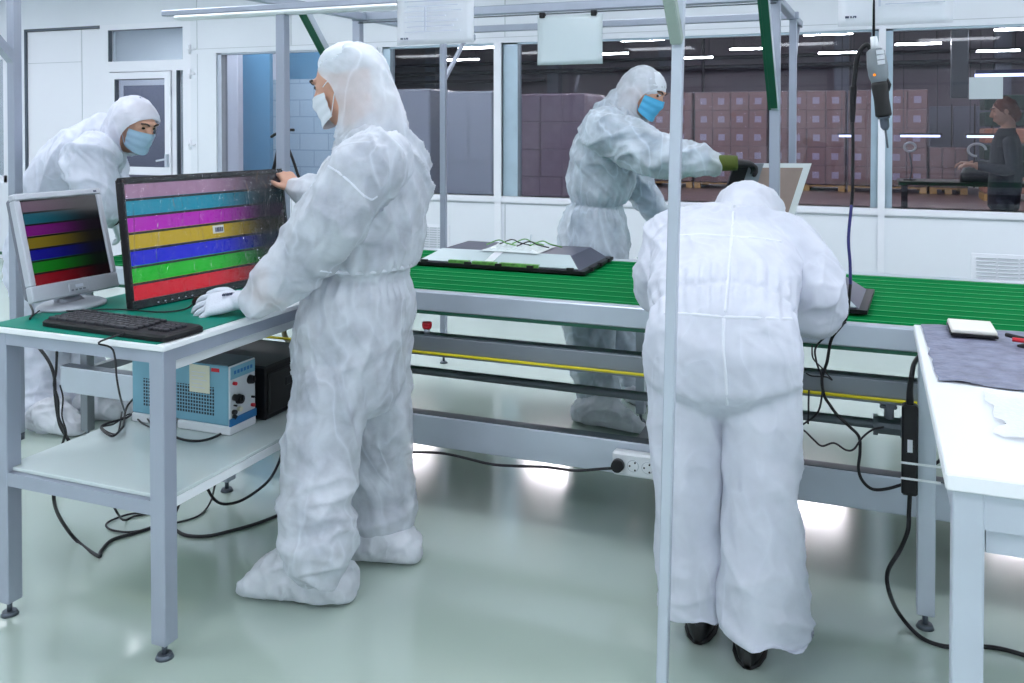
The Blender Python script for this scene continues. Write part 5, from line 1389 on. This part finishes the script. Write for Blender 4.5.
armL = [(shL + V((.02, .06, .02)), .098), (shL, .104), (atY(336, 214, 2.32), .098), (elL, .092), (elL.lerp(wrL, .5), .080), (wrL + (elL - wrL).normalized() * .05, .064), (wrL, .042)]
handR0 = atY(291, 190, 2.97)
shR, elR = atY(372, 160, 2.79), atY(335, 205, 2.95)
armR = [(shR + V((0, -.06, .02)), .095), (shR, .098), (shR.lerp(elR, .5), .088), (elR, .078), (atY(312, 192, 2.98), .066), (atY(301, 190, 2.975), .050), (atY(296, 188, 2.975), .040)]
cloth = MB()
tubering(cloth, torso, side, 24, 2.3)
for l in (legL, legR, armL, armR): limb(cloth, l)
wc = atY(364, 270, Yt); fig.pinch.append((wc, V((0, 0, 1)), .34))
fig.fold(torso[0][0], torso[3][0], .012, 3.2, 11); fig.fold(torso[5][0], torso[9][0], .013, 3.0, 11)
for l in (legL, legR):
    fig.fold(l[0][0], l[2][0], .012, 3.0, 9); fig.fold(l[2][0], l[3][0], .014, 6, 9, .35); fig.fold(l[3][0], l[6][0], .020, 8, 8, .75)
fig.fold(armL[1][0], armL[3][0], .014, 4, 11, .15); fig.fold(armL[3][0], armL[6][0], .012, 6, 10, .45)
fig.fold(armR[1][0], armR[3][0], .012, 4, 11); fig.fold(armR[3][0], armR[6][0], .010, 7, 10, .5)
ov = put('overalls', remesh_obj(cloth, .0080, 5, fig.disp), M['suit_a'], fig.r)
M['seam_cloth'] = fabric('seam_cloth', (234, 238, 247), .0, .0, .15)
seam = seamer(ov, fig, M['seam_cloth'])
seam([(328, 166), (338, 172), (350, 182), (364, 196), (372, 200), (378, 196)], r=.0042, sink=.0022); seam([(320, 271), (345, 274), (365, 274), (390, 271), (414, 266)], 'elastic', r=.0062, sink=.0045, it=5)
hc = atY(343, 88, 2.56)
hf, hu = V((-.95, -.12, -.30)), V((-.30, 0, .95))
wh = atZ(240, 300, LZ + .05)
hd = (atZ(206, 305, LZ + .035) - wh).normalized()
Hk = dict(curl=(.22, .42, .34), sc=1.08, spread=.17, thumb=.5)
hl = ((wh, hd, V((0, .62, -.78)), V((0, 1, .3))), Hk, -.003)
wr2 = atY(297, 191, 2.975)
hr = ((wr2, (atY(284, 172, 2.985) - atY(297, 191, 2.975)), V((-.9, .2, -.1)), V((.2, -.6, .6))), dict(curl=(.45, .55, .4), sc=.98, spread=.03, thumb=.8))
bo, q, s_, f, u = body_build(fig, torso, side, (legL[:-1], legR[:-1], armL, armR), (hc, hf, hu, 1.0), (hl, hr), [M['cloth_grey'], M['skin']],
    lambda p: (p - hc).length < .19 or (p - wr2).length < .19 and (p.x < wr2.x + .01) or (p - wh).length < .2)
gm = MB(); hand(gm, *hl[0], grow=.0016, **Hk); gm.loft([(wh + (wrL - wh) * t, V((0, .036, 0)), V((0, 0, .030))) for t in (-.2, .3, .8, 1.2)], 18)
go = put('glove', remesh_obj(gm, .0034, 2), M['glove_white'], fig.r)
gp = MB(); gx = hd; gs_ = V((-gx.y, gx.x, 0)).normalized(); gc = wh + hd * .035 + V((0, 0, .0245))
for k in range(7): gp.obox(gc + gx * (.006 * k - .018) + gs_ * -.004, gx, gs_, V((0, 0, 1)), .0016, .016 if k % 2 else .013, .003)
gp.obox(gc + gx * .002 + gs_ * -.024, gx, gs_, V((0, 0, 1)), .02, .0022, .003)
gp.build('printed_mark', M['inkdark'], go)
# bouffant cap and white mask under a sheer hood
cm = MB(); cm.ball(hc + u * .072 - f * .030, (.088, .092, .074), (s_, f, u), 22, 14)
put('cap', remesh_obj(cm, .009, 2, lambda p, n_: n_ * .004 * noise.noise(p * 40)), M['mask_white'], fig.r)
mask(q, M['mask_white'], fig.r, 0, -.006)
M['sheer'] = fabric('sheer_hood_cloth', (232, 237, 245), .40, .10, .3)
hood(q, hf, hu, s_, hc, (torso[-1][0] + V((.015, 0, -.08)), .115), M['sheer'], fig.r, (1.38, .085, -.13), 1.10, .015, 1, setback=.030, low_back=.015)
shoe_cover(atZ(318, 600, 0), atZ(241, 593, 0), V((0, -1, 0)), .082, atY(318, 540, 2.36), .092, M['cover'], fig.r, .12, .19, 2)
shoe_cover(atZ(379, 560, 0), atZ(338, 556, 0), V((0, -1, 0)), .075, atY(381, 532, 2.75), .088, M['cover'], fig.r, .15, .13, 5)

# ---- worker with the blue mask ---------------------------------------------
fig = Fig('person in blueish see-through overalls and blue mask reaching to the upright panel', (-1.3, 4.65, 0))
Y2 = 4.64
torso = [(atY(595, 310, Y2), .18, .15), (atY(594, 275, Y2), .20, .170), (atY(594, 240, Y2), .20, .170), (atY(595, 216, Y2), .185, .155), (atY(597, 204, Y2), .160, .128), (atY(599, 192, Y2), .192, .155), (atY(605, 160, Y2), .205, .165), (atY(611, 136, Y2), .200, .145), (atY(618, 118, Y2), .16, .115), (atY(625, 106, Y2), .10, .090), (atY(630, 99, Y2), .078, .078)]
legN = [(atY(589, 305, 4.55), .130), (atY(591, 345, 4.50), .118), (atY(595, 375, 4.46), .108), (atY(598, 392, 4.42), .105), (atY(600, 402, 4.40), .085)]
legF = [(atY(611, 305, 4.76), .125), (atY(625, 345, 4.80), .108), (atY(634, 370, 4.80), .095), (atY(637, 384, 4.78), .085), (atY(638, 392, 4.78), .07)]
sN, eN, wN = atY(607, 134, 4.42), atY(664, 158, 4.33), atY(711, 163, 4.36)
armN = [(sN + V((-.02, .07, .02)), .098), (sN, .108), (sN.lerp(eN, .5) + V((0, 0, .0)), .106), (eN, .098), (eN.lerp(wN, .5), .078), (eN.lerp(wN, .85), .064), (wN, .052)]
sF, eF, wF = atY(628, 134, 4.86), atY(639, 188, 4.90), atY(666, 224, 4.92)
armF = [(sF, .098), (sF.lerp(eF, .5), .094), (eF, .088), (eF.lerp(wF, .5), .070), (wF, .050)]
cloth = MB(); tubering(cloth, torso, V((0, -1, 0)), 24, 2.3)
for l in (legN, legF, armN, armF): limb(cloth, l)
fig.pinch.append((atY(597, 204, Y2), V((.06, 0, 1)).normalized(), .34))
fig.fold(torso[0][0], torso[3][0], .014, 3.2, 10); fig.fold(torso[5][0], torso[6][0], .014, 3.2, 10); fig.fold(torso[6][0], torso[9][0], .014, 4.5, 10)
for l in (legN, legF): fig.fold(l[0][0], l[2][0], .012, 3, 9); fig.fold(l[2][0], l[-1][0], .017, 8, 8, .6)
fig.fold(armN[1][0], armN[3][0], .017, 5, 10, .15); fig.fold(armN[3][0], armN[6][0], .014, 6, 10, .25)
fig.fold(armF[0][0], armF[2][0], .013, 4, 11); fig.fold(armF[2][0], armF[4][0], .013, 5, 11, .2)
put('overalls', remesh_obj(cloth, .0090, 5, fig.disp), M['suit_b'], fig.r)
hc = atY(646, 94, 4.62); hf, hu = V((.86, -.24, -.46)), V((.45, 0, .9))
wg = atY(731, 163, 4.38); ht = atY(757, 164, 4.46)
hn = ((wg, (ht - wg), V((.25, .25, -.93)), V((.0, 1, .1))), dict(curl=(.35, .75, .6), sc=1.05, spread=.05, thumb=.9), -.003)
wf2 = atY(669, 228, 4.92)
hfz = ((wf2, V((.55, -.05, -.8)), V((-.6, 0, -.5)), V((0, -1, .2))), dict(curl=(.4, .5, .4), sc=1.0), -.003)
bo, q, s_, f, u = body_build(fig, torso, V((0, -1, 0)), (legN, legF, armN, armF), (hc, hf, hu, 1.0), (hn, hfz), [M['cloth_teal'], M['skin']], lambda p: (p - hc).length < .19, .80)
for hx in (hn, hfz):
    gm = MB(); hand(gm, *hx[0], grow=.002, **hx[1])
    put('glove', remesh_obj(gm, .004, 2), M['glove_black'], fig.r)
cu = MB(); dN = (wg - wN).normalized(); cu.tube([wN - dN * .03, wN.lerp(wg, .5), wg + dN * .03], lambda t: .043 - .008 * t, 20, 4); cu.build('glove_cuff', M['cuff_green'], fig.r, True)['label'] = 'olive green cuff'
mask(q, M['mask_cyan'], fig.r)
cm = MB(); cm.ball(hc + u * .045 - f * .014, (.086, .102, .086), (s_, f, u), 22, 14)
put('cap', remesh_obj(cm, .010, 2, lambda p, n_: n_ * .006 * noise.noise(p * 40)), M['mask_white'], fig.r)
hood(q, hf, hu, s_, hc, (torso[-1][0] + V((-.02, 0, -.05)), .125), M['sheer'], fig.r, (1.1, .070, -.115), 1.10, .01, 4, setback=.020)
shoe_cover(atZ(597, 425, 0), atZ(648, 434, 0), V((.1, -1, 0)), .075, atY(599, 396, 4.41), .095, M['cover'], fig.r, .14, .12, 8)
shoe_cover(atZ(640, 404, 0), atZ(672, 408, 0), V((0, -1, 0)), .06, atY(638, 388, 4.78), .08, M['cover'], fig.r, .08, .10, 11)

# ---- worker leaning over at the far left ----------------------------------
fig = Fig('person in white overalls and pale blue mask leaning forward behind the silver monitor', (-3.8, 3.45, 0))
Y3 = 3.45
torso = [(atY(52, 300, Y3), .18, .15), (atY(49, 275, Y3), .20, .165), (atY(48, 250, Y3), .20, .165), (atY(50, 228, Y3), .185, .150), (atY(55, 212, Y3), .185, .150), (atY(66, 188, Y3), .205, .160), (atY(80, 166, Y3), .205, .150), (atY(93, 150, Y3), .18, .125), (atY(104, 138, Y3), .12, .10), (atY(112, 130, Y3), .085, .085)]
legN = [(atY(44, 300, 3.40), .125), (atY(44, 345, 3.39), .118), (atY(46, 383, 3.36), .112), (atY(50, 408, 3.33), .115), (atY(52, 420, 3.32), .10)]
legF = [(atY(60, 300, 3.55), .125), (atY(74, 345, 3.55), .115), (atY(86, 380, 3.54), .105), (atY(94, 398, 3.53), .095), (atY(97, 404, 3.53), .085)]
sN, eN, wN = atY(88, 160, 3.24), atY(97, 205, 3.22), atY(112, 217, 3.34)
armN = [(sN + V((0, .06, .02)), .10), (sN, .108), (sN.lerp(eN, .5), .098), (eN, .082), (eN.lerp(wN, .6), .062), (wN, .042)]
sF, eF, wF = atY(104, 160, 3.66), atY(116, 200, 3.70), atY(135, 215, 3.7)
armF = [(sF, .095), (sF.lerp(eF, .5), .09), (eF, .08), (wF, .05)]
cloth = MB(); tubering(cloth, torso, V((0, -1, 0)), 24, 2.3)
for l in (legN, legF, armN, armF): limb(cloth, l)
fig.pinch.append((atY(52, 222, Y3), V((.2, 0, 1)).normalized(), .34))
fig.fold(torso[0][0], torso[3][0], .012, 3.2, 10); fig.fold(torso[4][0], torso[8][0], .012, 4, 9)
for l in (legN, legF): fig.fold(l[0][0], l[2][0], .013, 3, 9, .2); fig.fold(l[2][0], l[-1][0], .018, 8, 8, .6)
fig.fold(armN[1][0], armN[3][0], .015, 5, 10, .2); fig.fold(armN[3][0], armN[5][0], .012, 6, 10, .4)
fig.fold(armF[0][0], armF[2][0], .012, 4, 11); fig.fold(armF[2][0], armF[3][0], .01, 5, 11)
put('overalls', remesh_obj(cloth, .0090, 5, fig.disp), M['suit_d'], fig.r)
hc = atY(137, 126, 3.44); hf, hu = V((.90, -.10, -.42)), V((.42, 0, .9))
wg = atY(115, 220, 3.36); hx = ((wg, atY(124, 243, 3.45) - wg, V((-.5, .2, -.6)), V((.3, 1, .3))), dict(curl=(.3, .4, .3), sc=1.0), -.003)
hx2 = ((atY(137, 217, 3.7), V((.6, -.1, -.75)), V((-.5, 0, -.6)), V((0, -1, .2))), dict(curl=(.35, .4, .3), sc=1.0), -.003)
bo, q, s_, f, u = body_build(fig, torso, V((0, -1, 0)), (legN, legF, armN, armF), (hc, hf, hu, 1.0), (hx, hx2), [M['cloth_pale'], M['skin']], lambda p: (p - hc).length < .19, .80)
for h_ in (hx, hx2):
    gm = MB(); hand(gm, *h_[0], grow=.002, **h_[1]); put('glove', remesh_obj(gm, .004, 2), M['glove_pale'], fig.r)
dW = (wg - wN).normalized()
MB().tube([wN.lerp(wg, .35), wN.lerp(wg, .7), wg], .038, 18, 3).build('wrist_strap', M['black'], fig.r, True)
mask(q, M['mask_blue'], fig.r)
hood(q, hf, hu, s_, hc, (torso[-1][0] + V((-.03, 0, -.05)), .125), M['suit_d'], fig.r, (1.1, .070, -.12), 1.12, .03, 7, setback=.022)
shoe_cover(atZ(47, 431, 0), atZ(82, 436, 0), V((0, -1, 0)), .08, atY(51, 411, 3.32), .11, M['cover'], fig.r, .12, .13, 14)
shoe_cover(atZ(93, 419, 0), atZ(136, 420, 0), V((0, -1, 0)), .085, atY(95, 398, 3.53), .10, M['cover'], fig.r, .12, .15, 17)

# ---- worker bending over the belt -------------------------------------------
fig = Fig('person in opaque white overalls and black shoes bending over the conveyor, seen from behind', (-.36, 2.62, 0))
torso = [(atY(726, 388, 2.63), .175, .125), (atY(724, 374, 2.62), .215, .165), (atY(723, 352, 2.62), .220, .165), (atY(722, 330, 2.64), .212, .150), (atY(722, 317, 2.67), .202, .138), (atY(722, 300, 2.74), .212, .140), (atY(723, 270, 2.90), .225, .142), (atY(726, 248, 3.06), .225, .135), (atY(729, 238, 3.17), .195, .115), (atY(733, 233, 3.26), .12, .095), (atY(737, 231, 3.33), .085, .085)]
legL = [(atY(690, 385, 2.62), .112), (atY(688, 440, 2.61), .101), (atY(689, 500, 2.60), .093), (atY(692, 550, 2.60), .092), (atY(695, 600, 2.60), .090), (atY(697, 626, 2.60), .088)]
legR = [(atY(760, 385, 2.62), .112), (atY(762, 440, 2.60), .101), (atY(762, 500, 2.575), .094), (atY(763, 550, 2.56), .106), (atY(764, 600, 2.55), .110), (atY(765, 645, 2.545), .106)]
sL, eL, wL = atY(676, 238, 3.08), atY(664, 288, 2.98), atY(700, 285, 3.36)
armL = [(sL + V((.06, 0, 0)), .095), (sL, .100), (sL.lerp(eL, .5) + V((-.01, -.0, 0)), .096), (eL, .090), (eL.lerp(wL, .5), .072), (wL, .05)]
sR, eR, wR = atY(781, 246, 3.06), atY(812, 303, 2.96), atY(772, 296, 3.38)
armR = [(sR + V((-.06, 0, 0)), .095), (sR, .102), (sR.lerp(eR, .5) + V((.025, 0, .01)), .102), (eR, .105), (eR.lerp(wR, .5), .08), (wR, .05)]
cloth = MB(); tubering(cloth, torso, V((1, 0, 0)), 24, 2.5)
for l in (legL, legR, armL, armR): limb(cloth, l)
fig.pinch.append((atY(722, 317, 2.67), (V(torso[5][0]) - V(torso[3][0])).normalized(), .34))
fig.fold(torso[0][0], torso[3][0], .009, 3, 8); fig.fold(torso[5][0], torso[9][0], .009, 3, 7)
for l in (legL, legR): fig.fold(l[0][0], l[2][0], .010, 3.5, 7, .2); fig.fold(l[2][0], l[4][0], .013, 4, 8, .2); fig.fold(l[4][0], l[5][0], .016, 8, 7, .6)
for l in (armL, armR): fig.fold(l[1][0], l[3][0], .012, 4, 8, .15); fig.fold(l[3][0], l[5][0], .012, 6, 9, .3)
ome = remesh_obj(cloth, .0080, 12, fig.disp)
for v in ome.vertices:
    hz_ = (.105 if v.co.x < -.39 else .115) + .010 * math.sin(v.co.x * 40 + v.co.y * 25)
    if v.co.z < hz_: v.co.z = hz_
ov = put('overalls', ome, M['suit_c'], fig.r)
hc = atY(750, 226, 3.40); hf, hu = V((.05, .72, -.69)), V((.0, .69, .72))
hz = [((wL + V((.02, .03, .01)), V((.7, .6, -.25)), V((.2, .1, -.95)), V((.4, -.5, 0))), dict(curl=(.35, .4, .3), sc=.95), -.003), ((wR + V((-.02, .03, .01)), V((-.7, .6, -.2)), V((-.1, .1, -.95)), V((-.4, -.5, 0))), dict(curl=(.35, .4, .3), sc=.95), -.003)]
bo, q, s_, f, u = body_build(fig, torso, V((1, 0, 0)), (legL[:-2], legR[:-2], armL, armR), (hc, hf, hu, 1.0), hz, [M['cloth_pale'], M['skin']], lambda p: p.y > 3.30, .80)
for h_ in hz:
    gm = MB(); hand(gm, *h_[0], grow=.002, **h_[1]); put('glove', remesh_obj(gm, .004, 2), M['glove_white'], fig.r)
hood(q, hf, hu, s_, hc, (V(torso[-1][0]) + V((0, -.04, .0)), .13), M['suit_c'], fig.r, (1.0, .06, -.11), 1.36, .035, 9)
seam = seamer(ov, fig, M['seam_cloth'])
seam([(734, 205), (731, 240), (728, 280), (725, 316)]); seam([(724, 318), (723, 350), (726, 380), (727, 408)])
seam([(672, 236), (700, 234), (730, 236), (760, 238), (784, 242)]); seam([(664, 313), (690, 314), (722, 317), (760, 318), (796, 319)])
for nm, (px, py), zz, dx in (('shoe', (700, 634), 0, -.02), ('shoe', (749, 658), 0, -.02)):
    c = atZ(px, py, 0)
    mb = MB()
    st = [(-.058, .010, .05, .022), (-.035, .030, .085, .03), (.01, .044, .10, .042), (.07, .046, .10, .05), (.14, .046, .06, .036), (.20, .044, .05, .028), (.245, .028, .035, .02), (.262, .008, .015, .012)]
    mb.loft([(c + V((dx * y * 2, y, h / 2 + .002)), V((w, 0, 0)), V((0, 0, h / 2))) for y, w, h, _ in st], 20, 2.6)
    so_ = mb.build(nm, M['shoe'], fig.r, True)
    mb = MB(); mb.loft([(c + V((dx * y * 2, y, .006)), V((w + .003, 0, 0)), V((0, 0, .006))) for y, w, h, _ in st], 20, 3); mb.build('sole', M['black_matte'], so_, True)

# ---- person far behind the right window ------------------------------------
pc = atY(1004, 112, 9.4)
fig = Fig('person with auburn hair in dark clothes standing beyond the right window', (pc.x, 9.4, 0))
X_ = pc.x; top = pc.z
torso = [(V((X_, 9.4, top - .88)), .17, .13), (V((X_ + .01, 9.4, top - .7)), .18, .14), (V((X_ + .02, 9.4, top - .5)), .18, .14), (V((X_ + .02, 9.4, top - .32)), .20, .13), (V((X_ + .02, 9.4, top - .22)), .15, .10), (V((X_ + .02, 9.4, top - .16)), .07, .07)]
lg = [[(V((X_, 9.4 + d, top - .85)), .10), (V((X_ + .01, 9.4 + d, .5)), .075), (V((X_ + .03, 9.4 + d, .08)), .055), (V((X_ - .08, 9.4 + d, .045)), .042)] for d in (-.09, .09)]
ar = [[(V((X_ + .02, 9.4 + d, top - .28)), .062), (V((X_ + .03, 9.4 + d * 1.2, top - .52)), .052), (V((X_ - .20, 9.4 + d * .9, top - .50)), .04), (V((X_ - .24, 9.4 + d * .9, top - .49)), .034)] for d in (-.22, .22)]
hd_ = [((V((X_ - .25, 9.4 + d * .9, top - .49)), V((-1, 0, .1)), V((0, 0, -1)), V((0, -d, .3))), dict(curl=(.4, .5, .4), sc=1.0)) for d in (-.22, .22)]
bo, q, s_, f, u = body_build(fig, torso, V((0, -1, 0)), lg + ar, (V((X_ - .01, 9.4, top)), V((-.95, -.15, -.2)), V((-.2, 0, 1)), 1.0), hd_, [M['cloth_dark'], M['skin']], lambda p: p.z > top - .15 or p.x < X_ - .235, 1.0)
cm = MB(); cm.ball(q(0, -.03, .04), (.094, .104, .098), (s_, f, u)); cm.ball(q(0, -.09, -.03), (.07, .06, .09), (s_, f, u))
put('hair', remesh_obj(cm, .011, 2, lambda p, n_: n_ * .01 * noise.noise(p * 30)), M['hair_red'], fig.r)
